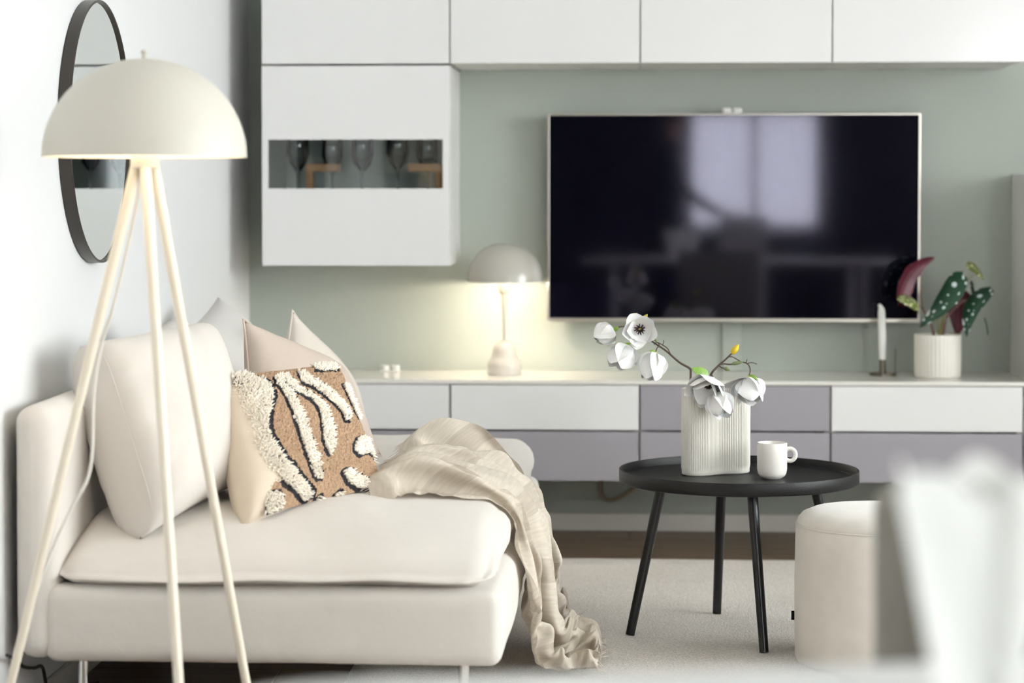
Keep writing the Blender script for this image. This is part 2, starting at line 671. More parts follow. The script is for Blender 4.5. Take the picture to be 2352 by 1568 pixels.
def pillow(name, cor, th, m, parent=None, pinch=.09, pw=(2.2, .55), n=28, wr=(.004, 9), seed=1, edge=0.0, fold=None):
    f, nrm = pil_surf(cor, th, pinch, pw)
    vs, fs = [], []

    def T(a):
        return math.copysign(abs(a) ** .8, a) if abs(a) < 1 else a
    for side in (1, -1):
        o = len(vs)
        for j in range(n + 1):
            for i in range(n + 1):
                u, v = T(-1 + 2 * i / n), T(-1 + 2 * j / n)
                p = f(u, v, side)
                inner = (1 - u ** 6) * (1 - v ** 6)
                w = noise.noise_vector(p * wr[1] + V((seed, 0, seed * 2))) * wr[0]
                w += noise.noise_vector(p * wr[1] * 2.7 + V((seed, 5, seed * 2))) * wr[0] * .4
                p = p + w * (inner if side < 0 else inner)
                if fold:
                    p = p + nrm * side * fold(u, v) * inner
                vs.append(p)
        for j in range(n):
            for i in range(n):
                q = [o + j * (n + 1) + i, o + j * (n + 1) + i + 1, o + (j + 1) * (n + 1) + i + 1, o + (j + 1) * (n + 1) + i]
                fs.append(q if side > 0 else q[::-1])
    bm = bmesh.new()
    bv = [bm.verts.new(v) for v in vs]
    for q in fs:
        bm.faces.new([bv[i] for i in q])
    bmesh.ops.remove_doubles(bm, verts=bm.verts, dist=1e-5)
    o = bmobj(name, bm, m, parent, auto=None)
    if edge:
        k = 40
        rim = [(-1, -1 + 2 * i / k) for i in range(k)] + [(-1 + 2 * i / k, 1) for i in range(k)] + \
              [(1, 1 - 2 * i / k) for i in range(k)] + [(1 - 2 * i / k, -1) for i in range(k + 1)]
        vs, fs = tube_geo([f(u, v, 0) for u, v in rim], edge, 6, False)
        pmesh('seam_piping', vs, fs, m, o)
    return o


# ------------------------------------------------------------------ setting
XL, YB, XR, YR, ZC = -1.285, 7.563, 3.70, -2.5, 2.5
XLL, YJ = -3.4, 2.6                     # the room widens to the left nearer the camera


def struct(o):
    o['kind'] = 'structure'
    return o


fl = struct(box('floor', XLL - .1, XR + .1, YR - .1, YB + .1, -.1, -.008, M['plank']))
pw_, pl_ = .19, 1.28
pm = None
row = 0
y = YB
while y > YR + .05:
    x = XLL + (0 if y < YJ else XL - XLL) - ((row * .47) % 1) * pl_
    while x < XR:
        x0, x1 = max(x, XL if y - pw_ > YJ - .01 else XLL), min(x + pl_, XR)
        if x1 - x0 > .05:
            key = round(x1 - x0, 3)
            pm = pm or {}
            if key not in pm:
                bm = bmesh.new()
                add_box(bm, 0, x1 - x0 - .002, -pw_ + .002, 0, -.012, 0, .0012, 1)
                me = bpy.data.meshes.new('plank')
                bm.to_mesh(me)
                bm.free()
                me.materials.append(M['plank'])
                pm[key] = me
            o = bpy.data.objects.new('plank', pm[key])
            COL.objects.link(o)
            o.location = (x0, y, 0)
            o.parent = fl
        x += pl_
    y -= pw_
    row += 1

struct(box('ceiling', XLL - .1, XR + .1, YR - .1, YB + .1, ZC, ZC + .1, M['ceil']))
struct(box('wall_back', XLL - .1, XR + .1, YB, YB + .1, -.1, ZC, M['sage']))
struct(boxes('wall_left', [(XL - .1, XL, YJ, YB, -.1, ZC), (XLL - .1, XL - .1, YJ, YJ + .1, -.1, ZC), (XLL - .1, XLL, YR, -.4, -.1, ZC), (XLL - .1, XLL, 1.4, YJ, -.1, ZC), (XLL - .1, XLL, -.4, 1.4, -.1, .9), (XLL - .1, XLL, -.4, 1.4, 2.2, ZC)], M['wall']))


def wall_with_hole(name, axis, p0, p1, a0, a1, hole, m):
    """wall slab p0..p1 thick, a0..a1 long with rectangular holes [(b0, b1, z0, z1)] in order"""
    lst = []
    cur = a0
    for b0, b1, z0, z1 in hole:
        lst += [(cur, b0, -.1, ZC), (b0, b1, -.1, z0), (b0, b1, z1, ZC)]
        cur = b1
    lst.append((cur, a1, -.1, ZC))
    if axis == 'x':
        return struct(boxes(name, [(p0, p1, a, b, c, d) for a, b, c, d in lst], m))
    return struct(boxes(name, [(a, b, p0, p1, c, d) for a, b, c, d in lst], m))


wall_with_hole('wall_right', 'x', XR, XR + .1, YR, YB, [(1.9, 5.9, .9, 2.3)], M['wall'])
wall_with_hole('wall_rear', 'y', YR - .1, YR, XLL, XR, [(.42, 1.46, .85, 1.80), (2.6, 3.5, .9, 2.2)], M['rear'])


def window(name, axis, p, a0, a1, z0, z1, nmul):
    t = .05
    L = [(a0, a0 + t, z0, z1), (a1 - t, a1, z0, z1), (a0, a1, z0, z0 + t), (a0, a1, z1 - t, z1)]
    for k in range(1, nmul):
        c = a0 + (a1 - a0) * k / nmul
        L.append((c - .025, c + .025, z0, z1))
    if axis == 'x':
        w = boxes(name, [(p, p + .06, a, b, c, d) for a, b, c, d in L], M['winframe'])
    else:
        w = boxes(name, [(a, b, p - .06, p, c, d) for a, b, c, d in L], M['winframe'])
    struct(w)
    for k in range(nmul):
        b0, b1 = a0 + (a1 - a0) * k / nmul + .03, a0 + (a1 - a0) * (k + 1) / nmul - .03
        if axis == 'x':
            box('pane', p + .025, p + .033, b0, b1, z0 + t, z1 - t, M['clear'], w)
        else:
            box('pane', b0, b1, p - .033, p - .025, z0 + t, z1 - t, M['clear'], w)


window('window_1', 'x', XR + .02, 1.9, 5.9, .9, 2.3, 4)
window('window_2', 'y', YR - .02, .42, 1.46, .85, 1.80, 2)
window('added_window_rear', 'y', YR - .02, 2.6, 3.5, .9, 2.2, 2)  # unseen window added to house the rear fill light

window('added_window_left', 'x', XLL - .08, -.4, 1.4, .9, 2.2, 2)  # unseen window added to house the left fill light

bm = bmesh.new()
add_box(bm, XL, XR, YB - .014, YB, 0, .058, .003, 2)
struct(bmobj('baseboard_back', bm, M['trim']))
bm = bmesh.new()
add_box(bm, XL, XL + .014, YJ, YB, 0, .058, .003, 2)
struct(bmobj('baseboard_left', bm, M['trim']))

# ------------------------------------------------------------------ wall cabinets
YF = 7.143                                # plane of the door fronts
CX = [-1.1735 + .6 * k for k in range(6)]
UB, UT = 1.5375, 1.918
where = ['above the glass-front cabinet in the corner', 'above the grey-beige mushroom lamp and the edge of the television',
         'above the middle of the television', 'above the right end of the television and the spotted begonia']
for k in range(4):
    t = thing('wall_cabinet', 'white glossy flap-door wall cabinet %s' % where[k], 'cabinet', (CX[k] + .3, YB, UB), 'row of white wall cabinets')
    x0, x1 = CX[k], CX[k + 1]
    boxes('body', [(x0 + .001, x0 + .018, YF + .02, YB - .002, UB + .002, UT), (x1 - .018, x1 - .001, YF + .02, YB - .002, UB + .002, UT),
                   (x0 + .018, x1 - .018, YF + .02, YB - .002, UB + .002, UB + .02), (x0 + .018, x1 - .018, YF + .02, YB - .002, UT - .018, UT),
                   (x0 + .018, x1 - .018, YB - .012, YB - .002, UB + .02, UT - .018)], M['carcass'], t, .0008)
    box('door', x0 + .0022, x1 - .0022, YF, YF + .018, UB, UT, M['gloss'], t, .0012, 2)

GX0, GX1, GZ0, GZ1 = CX[0], CX[1], .899, 1.532
t = thing('glass_door_cabinet', 'white glossy wall cabinet with a glass strip in its door, glasses inside', 'cabinet', (CX[0] + .3, YB, GZ0))
boxes('body', [(GX0, GX0 + .018, YF + .02, YB - .002, GZ0, GZ1), (GX1 - .018, GX1, YF + .02, YB - .002, GZ0, GZ1),
               (GX0 + .018, GX1 - .018, YF + .02, YB - .002, GZ0, GZ0 + .018), (GX0 + .018, GX1 - .018, YF + .02, YB - .002, GZ1 - .018, GZ1)], M['carcass'], t, .0008)
box('back_panel', GX0 + .018, GX1 - .018, YB - .014, YB - .004, GZ0 + .018, GZ1 - .018, M['inner'], t)
box('shelf', GX0 + .019, GX1 - .019, YF + .03, YB - .016, 1.118, 1.126, M['inner'], t)
box('shelf', GX0 + .019, GX1 - .019, YF + .03, YB - .016, 1.330, 1.338, M['inner'], t)
SX0, SX1, SZ0, SZ1 = -1.152, -.596, 1.143, 1.298
d = boxes('door', [(GX0 + .002, GX1 - .002, YF, YF + .018, SZ1, GZ1 - .001), (GX0 + .002, GX1 - .002, YF, YF + .018, GZ0, SZ0),
                   (GX0 + .002, SX0, YF, YF + .018, SZ0, SZ1), (SX1, GX1 - .002, YF, YF + .018, SZ0, SZ1)], M['gloss'], t)
pn = box('glass_pane', SX0 - .004, SX1 + .004, -.002, .002, SZ0 - .004, SZ1 + .004, M['pane'], None)
pn.data.transform(Matrix.Translation((0, 0, -(SZ0 + SZ1) / 2)))
pn.data.transform(Matrix.Translation((0, YF + .009, (SZ0 + SZ1) / 2)) @ Matrix.Rotation(radians(.3), 4, 'X'))
pn.parent = d
pn.matrix_parent_inverse = world_of(d).inverted()

# goblets on the shelf
gob = [(.030, 0), (.032, .002), (.012, .006), (.0045, .012), (.004, .03), (.005, .068), (.012, .078), (.028, .098), (.037, .13), (.036, .165), (.034, .19),
       (.0328, .19), (.0345, .165), (.0355, .13), (.027, .1), (.012, .081), (0, .079)]
g0 = None
for i, (gx, gy, sc, lab) in enumerate([(-1.075, 7.27, 1.0, 'stemmed drinking glass by the left end of the cabinet glass strip'),
                                       (-.972, 7.33, .95, 'stemmed drinking glass, second from the left behind the cabinet glass'),
                                       (-.866, 7.26, .98, 'stemmed drinking glass in the middle of the cabinet glass strip'),
                                       (-.757, 7.32, 1.02, 'stemmed drinking glass, second from the right behind the cabinet glass'),
                                       (-.655, 7.27, .96, 'stemmed drinking glass by the right end of the cabinet glass strip')]):
    if g0 is None:
        o = g0 = lathe('wine_glass', gob, (0, 0, 0), M['crystal'], n=28)
    else:
        o = g0.copy()
        COL.objects.link(o)
    o.location = (gx, gy, 1.1262)
    o.scale = (sc, sc, sc)
    tag(o, lab, 'glass', 'glasses in the wall cabinet')

for wx, sg, lab in ((-.985, -1, 'added oak piece for a wood-toned reflection in the glass strip, left of the middle'), (-.655, 1, 'added oak piece for a wood-toned reflection at the right end of the glass strip')):
    t = thing('oak_reflection_prop', lab, 'stand', (wx, 7.20, 1.1262), 'oak reflection stand-ins in the wall cabinet')  # added oak shapes standing in for wood tones reflected on the glass
    box('top_bar', wx - .055, wx + .055, 7.185, 7.215, 1.197, 1.222, M['oak'], t, .002)
    box('leg', wx + sg * .042 - .011, wx + sg * .042 + .011, 7.187, 7.213, 1.1265, 1.197, M['oak'], t, .001)
    box('foot', wx - .05, wx + .05, 7.187, 7.213, 1.1263, 1.1325, M['oak'], t, .001)

# ------------------------------------------------------------------ media bench
BT, BMID, BB = .537, .3775, .219
posw = ['behind the sofa cushions, nearest the left wall', 'below the mushroom table lamp', 'behind the ribbed vase, purple-grey upper drawer',
        'below the white candle and the potted begonia', 'beyond the foreground chair']
for k in range(5):
    x0, x1 = CX[k], CX[k + 1]
    t = thing('media_bench_unit', 'floating two-drawer bench unit %s' % posw[k], 'drawer unit', (x0 + .3, YB, BB), 'floating media bench units')
    boxes('body', [(x0 + .001, x0 + .018, YF + .02, YB - .002, BB, BT - .0125), (x1 - .018, x1 - .001, YF + .02, YB - .002, BB, BT - .0125),
                   (x0 + .018, x1 - .018, YF + .02, YB - .002, BB, BB + .018), (x0 + .018, x1 - .018, YF + .02, YB - .002, BT - .03, BT - .0125),
                   (x0 + .018, x1 - .018, YB - .014, YB - .002, BB + .018, BT - .03)], M['carcass'], t, .0008)
    gx = .0032
    d = box('drawer', x0 + gx, x1 - gx, YF, YF + .018, BMID + .003, BT - .0155, M['lilac'] if k == 2 else M['gloss'], t, .0012)
    if k == 2:
        d['label'] = 'purple-grey drawer front'
    d = box('drawer', x0 + gx, x1 - gx, YF, YF + .018, BB, BMID - .003, M['lilac'], t, .0012)
    d['label'] = 'purple-grey drawer front'
tag(box('bench_top', CX[0], CX[5], YF - .002, YB - .002, BT - .0125, BT, M['top'], None, .0015), 'long white bench top carrying the table lamp, candle and begonia', 'countertop')

t = thing('tall_side_cabinet', 'white cabinet standing on the bench top at the right edge', 'cabinet', (1.45, YB, BT))
boxes('body', [(1.254, 1.272, YF + .02, YB - .002, BT, 1.19), (1.836, 1.854, YF + .02, YB - .002, BT, 1.19), (1.272, 1.836, YF + .02, YB - .002, BT, BT + .018),
               (1.272, 1.836, YF + .02, YB - .002, 1.172, 1.19), (1.272, 1.836, YB - .014, YB - .002, BT + .018, 1.172)], M['carcass'], t, .001)
box('door', 1.256, 1.852, YF, YF + .018, BT + .002, 1.188, M['gloss'], t, .0012)

# ------------------------------------------------------------------ television
TX0, TX1, TZ0, TZ1, TY = -.277, .945, .705, 1.390, 7.478
t = thing('television', 'wall-mounted flat television with thin silver frame', 'television', ((TX0 + TX1) / 2, YB, TZ0))
box('rear_case', TX0 + .02, TX1 - .02, TY + .012, YB - .004, TZ0 + .03, TZ1 - .03, M['tvback'], t, .006)
box('screen', TX0 + .006, TX1 - .006, TY, TY + .012, TZ0 + .012, TZ1 - .006, M['screen'], t, .001)
boxes('bezel', [(TX0, TX0 + .007, TY - .003, TY + .02, TZ0, TZ1), (TX1 - .007, TX1, TY - .003, TY + .02, TZ0, TZ1),
                (TX0 + .007, TX1 - .007, TY - .003, TY + .02, TZ0, TZ0 + .012), (TX0 + .007, TX1 - .007, TY - .003, TY + .02, TZ1 - .006, TZ1)], M['silver'], t, .001)
t = thing('camera_clip', 'small white sensor clip on the top edge of the television', 'sensor', (.33, 7.49, 1.39))
for s in (-1, 1):
    soft_box('clip_half', (.33 + s * .0175, 7.492, 1.4005), (.030, .024, .0175), .006, M['plastic'], t, n=(6, 6, 6))
box('foot_plate', .305, .355, 7.480, 7.504, 1.3902, 1.393, M['plastic'], t, .0008)
tag(box('cable_cover', .303, .366, YB - .014, YB, BT + .0005, .735, M['sage'], None, .003), 'sage painted cable cover on the wall under the television', 'cable cover')
tag(tube('hanging_cable', [(-.088, 7.53, .24), (-.099, 7.535, .17), (-.096, 7.54, .125), (-.07, 7.54, .106), (-.03, 7.54, .118), (.02, 7.54, .15), (.07, 7.54, .2), (.08, 7.53, .24)],
         .006, M['beigecord'], None, 8, 6), 'taupe cable looping down below the floating bench', 'cable')
t = thing('small_glass_holder', 'little pale twin holder on the bench near the sofa cushions', 'candle holder', (-.80, 7.48, BT))
for s in (-1, 1):
    lathe('cup', [(0, 0), (.012, 0), (.0145, .004), (.0145, .02), (.0125, .02), (.0125, .006), (0, .005)], (-.80 + s * .017, 7.48, BT), M['plastic'], t, n=20)
box('base_plate', -.832, -.768, 7.462, 7.498, BT + .0002, BT + .004, M['plastic'], t, .001)

# ------------------------------------------------------------------ table lamp on the bench
lx, ly = -.413, 7.36
t = thing('table_lamp', 'lit mushroom table lamp with grey-beige dome and ball base on the bench', 'lamp', (lx, ly, BT))
dome = []
for i in range(15):
    a = i / 14 * pi / 2
    dome.append((.124 * cos(a) ** .82 if i < 14 else 0, .842 - BT + .124 * sin(a) ** 1.05))
inner = [(max(0, r - .0025), z - .0025) for r, z in dome][::-1]
lathe('lamp_shade', dome, (lx, ly, BT), M['mush'], t)
lathe('shade_lining', [(r, z) for r, z in inner][::-1], (lx, ly, BT), M['lampinner'], t)
lathe('socket', [(0, .262), (.012, .262), (.0205, .272), (.021, .285), (.018, .305), (.014, .312), (0, .312)], (lx, ly, BT), M['mush_lit'], t, n=28)
lathe('stem', [(.0055, .108), (.006, .15), (.0075, .19), (.0095, .225), (.0125, .255), (.013, .27)], (lx, ly, BT), M['mush_lit'], t, n=24)
lathe('base', [(0, 0), (.054, 0), (.056, .004), (.0555, .030), (.0525, .042), (.0455, .052), (.041, .062), (.039, .076), (.0345, .092), (.025, .104), (.012, .111), (0, .113)], (lx, ly, BT), M['mush_lit'], t)
lathe('bulb', [(0, .312), (.012, .316), (.022, .335), (.025, .355), (.02, .374), (0, .384)], (lx, ly, BT), M['bulb'], t, n=24)


def bulb_light(name, loc, power, rad, color, parent):
    d = bpy.data.lights.new(name, 'POINT')
    d.energy = power
    d.color = color
    d.shadow_soft_size = rad
    o = bpy.data.objects.new(name, d)
    COL.objects.link(o)
    o.parent = parent
    o.matrix_parent_inverse = world_of(parent).inverted()
    o.location = loc
    return o


bulb_light('lamp_glow', (lx, ly, BT + .300 + .0001 + .005), 27, .022, (1.0, .87, .69), t)

# ------------------------------------------------------------------ candle and holder
hx, hy = .815, 7.393
t = thing('candle_holder', 'low bronze candle holder with round plate and thin rod handle', 'candle holder', (hx, hy, BT))
lathe('plate', [(0, 0), (.041, 0), (.043, .002), (.043, .007), (.041, .007), (.040, .003), (0, .003)], (hx, hy, BT), M['brass'], t)
lathe('tube', [(.0105, .003), (.0115, .003), (.0115, .052), (.0100, .052), (.0095, .01)], (hx, hy, BT), M['brass'], t, n=24)
tube('rod', [(hx + .041, hy, BT + .004), (hx + .041, hy, BT + .088)], .0015, M['brass'], t, 8)
t = thing('candle', 'white taper candle, slightly bent at its tip, in the bronze holder', 'candle', (hx, hy, BT + .01))
cp = [(hx, hy, BT + .0105, .0098), (hx, hy, BT + .04, .0105), (hx - .001, hy, BT + .1, .0122), (hx - .003, hy, BT + .17, .0122), (hx - .004, hy, BT + .208, .0115),
      (hx - .006, hy, BT + .219, .0085), (hx - .010, hy, BT + .2265, .0062), (hx - .0145, hy, BT + .2275, .0048)]
q = smooth_path(cp, 5)
vs, fs = tube_geo([a[:3] for a in q], [a[3] for a in q], 20)
pmesh('wax_body', vs, fs, M['wax'], t, auto=60)
tube('wick', [(hx - .0185, hy, BT + .2275), (hx - .022, hy, BT + .2255)], .0012, M['wick'], t, 6)

# ------------------------------------------------------------------ potted begonia
px, py = .984, 7.33
t = thing('potted_begonia', 'spotted begonia with dark green and maroon leaves in a ribbed white pot', 'plant', (px, py, BT))
n, vs, fs = 144, [], []
prof = [(0, 0, 0), (.068, 0, 0), (.072, .003, .3), (.0735, .008, 1), (.0745, .07, 1), (.0745, .134, 1), (.0745, .1385, .3), (.0725, .1395, 0), (.069, .138, 0), (.0665, .09, 0), (0, .09, 0)]
for r, z, w in prof:
    for k in range(n):
        a = 2 * pi * k / n
        rr = r + w * .0012 * (abs(cos(a * 18)) * 2 - 1.3)
        vs.append((px + rr * cos(a), py + rr * sin(a), BT + z))
for i in range(len(prof) - 1):
    for k in range(n):
        k2 = (k + 1) % n
        fs.append((i * n + k, i * n + k2, (i + 1) * n + k2, (i + 1) * n + k))
pmesh('pot', vs, fs, M['pot'], t, auto=70)
bm = bmesh.new()
bmesh.ops.create_grid(bm, x_segments=16, y_segments=16, size=1)
for v in bm.verts:
    a, b = v.co.x, v.co.y
    v.co = (px + .066 * a * sqrt(1 - b * b / 2), py + .066 * b * sqrt(1 - a * a / 2), BT + .122 + noise.noise(V((a * 4, b * 4, 1))) * .006)
bmobj('soil', bm, M['soil'], t)


def leaf(name, base, tip, width, nrm, mt, mb, parent, bend=.012, lobe=.25, curl=.25, stem=None, stem_m=None, skew=0.0):
    """angel-wing leaf: base -> tip spine in world space; nrm = facing of the upper side"""
    base, tip, nrm = V(base), V(tip), V(nrm).normalized()
    ax = tip - base
    L = ax.length
    ax.normalize()
    sd = ax.cross(nrm).normalized()
    nn = sd.cross(ax).normalized()
    ns, nt = 22, 10
    top, bot, uvs = [], [], []
    for i in range(ns + 1):
        s = i / ns
        w = width * 1.12 * (sin(pi * s ** .62) ** .62 if 0 < s < 1 else 0) * (1 - .30 * s)
        for j in range(nt + 1):
            tt = -1 + 2 * j / nt
            ww = w * (.42 if tt < 0 else .58)
            back = -lobe * L * (1 - s) ** 6 * abs(tt) ** 1.5 * (1 if tt > 0 else .6)
            p = base + ax * (s * L + back) + sd * (tt * ww + skew * sin(pi * s) * L)
            p += nn * (bend * sin(pi * s) * 1.0 - curl * abs(tt) ** 1.7 * ww - .25 * bend * cos(pi * 6 * s) * abs(tt) ** 2 * .4)
            top.append(p + nn * .0005)
            bot.append(p - nn * .0005)
            uvs.append((tt * .5 * width / L, s))
    m_ = nt + 1
    f1, f2 = [], []
    for i in range(ns):
        for j in range(nt):
            qd = (i * m_ + j, i * m_ + j + 1, (i + 1) * m_ + j + 1, (i + 1) * m_ + j)
            f1.append(qd)
            f2.append(tuple(len(top) + x for x in qd[::-1]))
    o = pmesh(name, top + bot, f1 + f2, [mt, mb], parent, uvs=uvs + uvs)
    k = len(f1)
    o.data.polygons.foreach_set('material_index', [0] * k + [1] * k)
    tubes('midrib', [[tuple(base + ax * (L * s) + nn * (bend * sin(pi * s) - .001) + sd * (skew * sin(pi * s) * L)) + (.0011 * (1 - s * .7),) for s in (0, .25, .5, .75, .97)]], stem_m or M['redstem'], o)
    return o


RS, GS = M['redstem'], M['greenstem']
o = leaf('leaf', (.850, 7.26, .776), (.971, 7.32, .924), .088, (-.45, .80, .40), M['begonia'], M['maroon'], t, .02, .04, .4, skew=.12)
o['label'] = 'maroon underside of the highest leaf'
leaf('leaf', (.916, 7.28, .775), (.842, 7.23, .792), .07, (-.1, -.75, .65), M['begonia_young'], M['maroon'], t, .008, .04, .35)
leaf('leaf', (1.055, 7.29, .872), (.915, 7.24, .702), .078, (-.45, -.85, .35), M['begonia'], M['maroon'], t, .014, .04, .25, skew=-.10)
o = leaf('leaf', (1.046, 7.38, .815), (1.050, 7.37, .670), .085, (.1, .95, .2), M['begonia'], M['maroon'], t, .012, .04, .1, skew=.05)
o['label'] = 'maroon underside of a hanging leaf'
leaf('leaf', (1.148, 7.32, .824), (1.062, 7.24, .672), .064, (-.45, -.85, .2), M['begonia'], M['maroon'], t, .012, .04, .2, skew=.09)
leaf('leaf', (1.090, 7.34, .848), (1.108, 7.33, .775), .017, (-.8, -.6, .1), M['begonia'], M['maroon'], t, .006, .03, .5)
leaf('leaf', (1.082, 7.33, .908), (1.126, 7.30, .852), .034, (.3, -.7, .5), M['begonia_young'], M['maroon'], t, .005, .05, .3)
Z0 = BT + .118


def stalk(pts, r0=.0028, r1=.0016, m=None):
    k = len(pts) - 1
    tubes('stalk', [[tuple(p) + (r0 + (r1 - r0) * i / k,) for i, p in enumerate(pts)]], m or RS, t)


stalk([(.972, 7.33, Z0), (.960, 7.33, .71), (.935, 7.34, .77), (.931, 7.335, .872)])
stalk([(.978, 7.32, Z0), (.965, 7.32, .70), (.942, 7.30, .74), (.916, 7.285, .775)])
stalk([(.988, 7.34, Z0), (.987, 7.34, .72), (1.010, 7.33, .80), (1.046, 7.293, .862)], m=GS)
stalk([(.992, 7.33, Z0), (1.002, 7.34, .72), (1.020, 7.37, .77), (1.046, 7.385, .815)], m=GS)
stalk([(.998, 7.32, Z0), (1.006, 7.32, .72), (1.060, 7.32, .78), (1.100, 7.33, .785), (1.142, 7.322, .812)])
stalk([(.986, 7.35, Z0), (1.008, 7.35, .74), (1.050, 7.34, .82), (1.100, 7.335, .868)], m=GS)
stalk([(1.004, 7.34, Z0), (1.018, 7.34, .75), (1.065, 7.34, .785), (1.100, 7.335, .782), (1.091, 7.34, .845)], .0022, .0012)
tube('flower_stalk', [(1.128, 7.30, .73), (1.136, 7.30, .70), (1.139, 7.30, .676)], .0018, M['begonia'], t, 6, 4)

# ------------------------------------------------------------------ mirror on the left wall
my, mz, mr = 5.328, 1.272, .311
t = thing('wall_mirror', 'round mirror in a thin dark frame on the left wall', 'mirror', (XL, my, mz))


def ring_x(name, prof, m, n=96):
    vs, fs = [], []
    for x, r in prof:
        for k in range(n):
            a = 2 * pi * k / n
            vs.append((XL + x, my + r * cos(a), mz + r * sin(a)))
    c = len(prof)
    for i in range(c):
        j = (i + 1) % c
        for k in range(n):
            k2 = (k + 1) % n
            fs.append((i * n + k, j * n + k, j * n + k2, i * n + k2))
    return pmesh(name, vs, fs, m, t, auto=30)


ring_x('frame', [(.0015, mr), (.030, mr), (.031, mr - .002), (.030, mr - .0055), (.024, mr - .006), (.0015, mr - .006)], M['mirrorframe'])
n = 96
vs = [(XL + .024, my + (mr - .006) * cos(2 * pi * k / n), mz + (mr - .006) * sin(2 * pi * k / n)) for k in range(n)]
vs += [(XL + .018, y_, z_) for _, y_, z_ in vs]
fs = [tuple(range(n)), tuple(range(2 * n - 1, n - 1, -1))] + [(k, k + n, (k + 1) % n + n, (k + 1) % n) for k in range(n)]
pmesh('glass', vs, fs, M['mirror'], t, smooth=False)

# ------------------------------------------------------------------ rug
n1, n2 = 90, 110
RX0, RX1, RY0, RY1 = -.66, 2.35, 2.9, 6.945
vs, fs = [], []
for j in range(n2 + 1):
    for i in range(n1 + 1):
        a, b = i / n1, j / n2
        x = RX0 + (RX1 - RX0) * a
        y = RY0 + (RY1 - RY0) * b
        e = min(a, 1 - a, b, 1 - b)
        if e == 0:
            x += noise.noise(V((x * 9, y * 9, 3))) * .004
            y += noise.noise(V((x * 9, y * 9, 8))) * .004
        z = .013 * (1 - max(0, 1 - e * 40) ** 3) + noise.noise(V((x * 2.5, y * 2.5, 0))) * .0012 * (1 if e else 0)
        vs.append((x, y, max(z, .002)))
for j in range(n2):
    for i in range(n1):
        fs.append((j * (n1 + 1) + i, j * (n1 + 1) + i + 1, (j + 1) * (n1 + 1) + i + 1, (j + 1) * (n1 + 1) + i))
tag(pmesh('area_rug', vs, fs, M['rug'], None), 'large ivory short-pile rug under the coffee table and sofa front', 'rug')

# ------------------------------------------------------------------ sofa
SB, SF = -1.262, -.262                    # back and front planes
sofa = thing('sofa', 'off-white fabric sofa with low back along the left wall', 'sofa', (-.75, 5.5, 0))
NEAR, MOD = 4.55, .955
for k in range(2):
    y0, y1 = NEAR + k * MOD, NEAR + (k + 1) * MOD
    yc = (y0 + y1) / 2
    soft_box('seat_base', ((SB + .06 + SF) / 2, yc, .243), (SF - SB - .06, MOD - .004, .158), .028, M['sofa'], sofa, (.012, .0, .0), n=(22, 22, 10), wr=(.003, 5), seed=k)
    o = soft_box('seat_cushion', ((SB + .085 + SF) / 2 - .012, yc, .3765), (SF - SB - .095, MOD - .008, .115), .055, M['sofa'], sofa, (.012, .012, .030), n=(40, 40, 14), wr=(.008, 5), seed=k + 4,
                 fn=lambda p, u: V((p.x, p.y, p.z - (.078 if k == 0 else .0) * max(0, 1 - (p.y + MOD / 2) / .34) ** 1.3 * (min(1, max(0, (u.z + .9) / 1.8))))))
    zz = .338
    rim = [(SB + .105, y0 + .012, zz), (SF - .02, y0 + .012, zz), (SF + .012, y0 + .05, zz), (SF + .012, y1 - .05, zz)]
    soft_box('back_panel', (SB + .043, yc, .430), (.086, MOD - .006, .520), .036, M['sofa'], sofa, (.006, 0, .004), n=(10, 22, 22), wr=(.003, 5), seed=k + 9)
for lx_, ly_ in ((-1.150, 4.68), (-.345, 4.64), (-1.150, 5.49), (-.345, 5.49), (-1.150, 6.40), (-.345, 6.40)):
    zb = .0148 if lx_ > RX0 else .0005
    tube('leg', [(lx_, ly_, zb), (lx_, ly_, .167)], .0115, M['chrome'], sofa, 16)


# stitched seams laid on the surface of the near module
from mathutils.bvhtree import BVHTree


def laid_seam(o, pts, r=.0012):
    me = o.data
    bv = BVHTree.FromPolygons([v.co for v in me.vertices], [p.vertices[:] for p in me.polygons])
    q = []
    for p in pts:
        co, nr, _, _ = bv.find_nearest(V(p))
        q.append(co + nr * r * .3)
    vs, fs = tube_geo(q, r, 6)
    pmesh('seam', vs, fs, M['seam'], o)


for nm in ('seat_cushion', 'back_panel'):
    o = bpy.data.objects[nm]
    if nm == 'seat_cushion':
        for zz in (.329, .338):
            laid_seam(o, [(-1.16 + .84 * k / 40, 4.53, zz) for k in range(41)])
        laid_seam(o, [(-.16, 4.60 + .85 * k / 40, .335) for k in range(41)])
    else:
        laid_seam(o, [(SB + .05 + .004 * sin(k * .4), 4.53, .20 + .45 * k / 30) for k in range(31)], .0010)

# ------------------------------------------------------------------ loose cushions
t = thing('back_cushion', 'big off-white cushion at the near end of the sofa, behind the lamp legs', 'cushion', (-1.0, 4.85, .45), 'loose cushions on the sofa')
BC = [(-1.182, 4.80, .797), (-.991, 5.12, .822), (-.872, 5.02, .480), (-1.027, 4.68, .400)]
pillow('cover', BC, .25, M['sofa'], t, .025, (4.5, .42), n=48, seed=2, wr=(.010, 7),
       fold=lambda u, v: -.008 * math.exp(-((u + .72) / .2) ** 2) * max(0, sin(v * 13 + 1)) ** 2 - .006 * math.exp(-((u - .05 - .3 * v) / .08) ** 2) * max(0, v))
bf, bn = pil_surf(BC, .25, .025, (4.5, .42))
pts = [bf(-.972 + .03 * (k / 10 - .5) ** 2, -.80 + 1.6 * k / 10, 1) + bn * .002 for k in range(11)]
vs, fs = tube_geo(pts, .0013, 6)
pmesh('seam', vs, fs, M['seam'], t)
t = thing('back_cushion', 'off-white cushion half hidden behind the big near one, against the wall', 'cushion', (-1.1, 5.3, .5), 'loose cushions on the sofa')
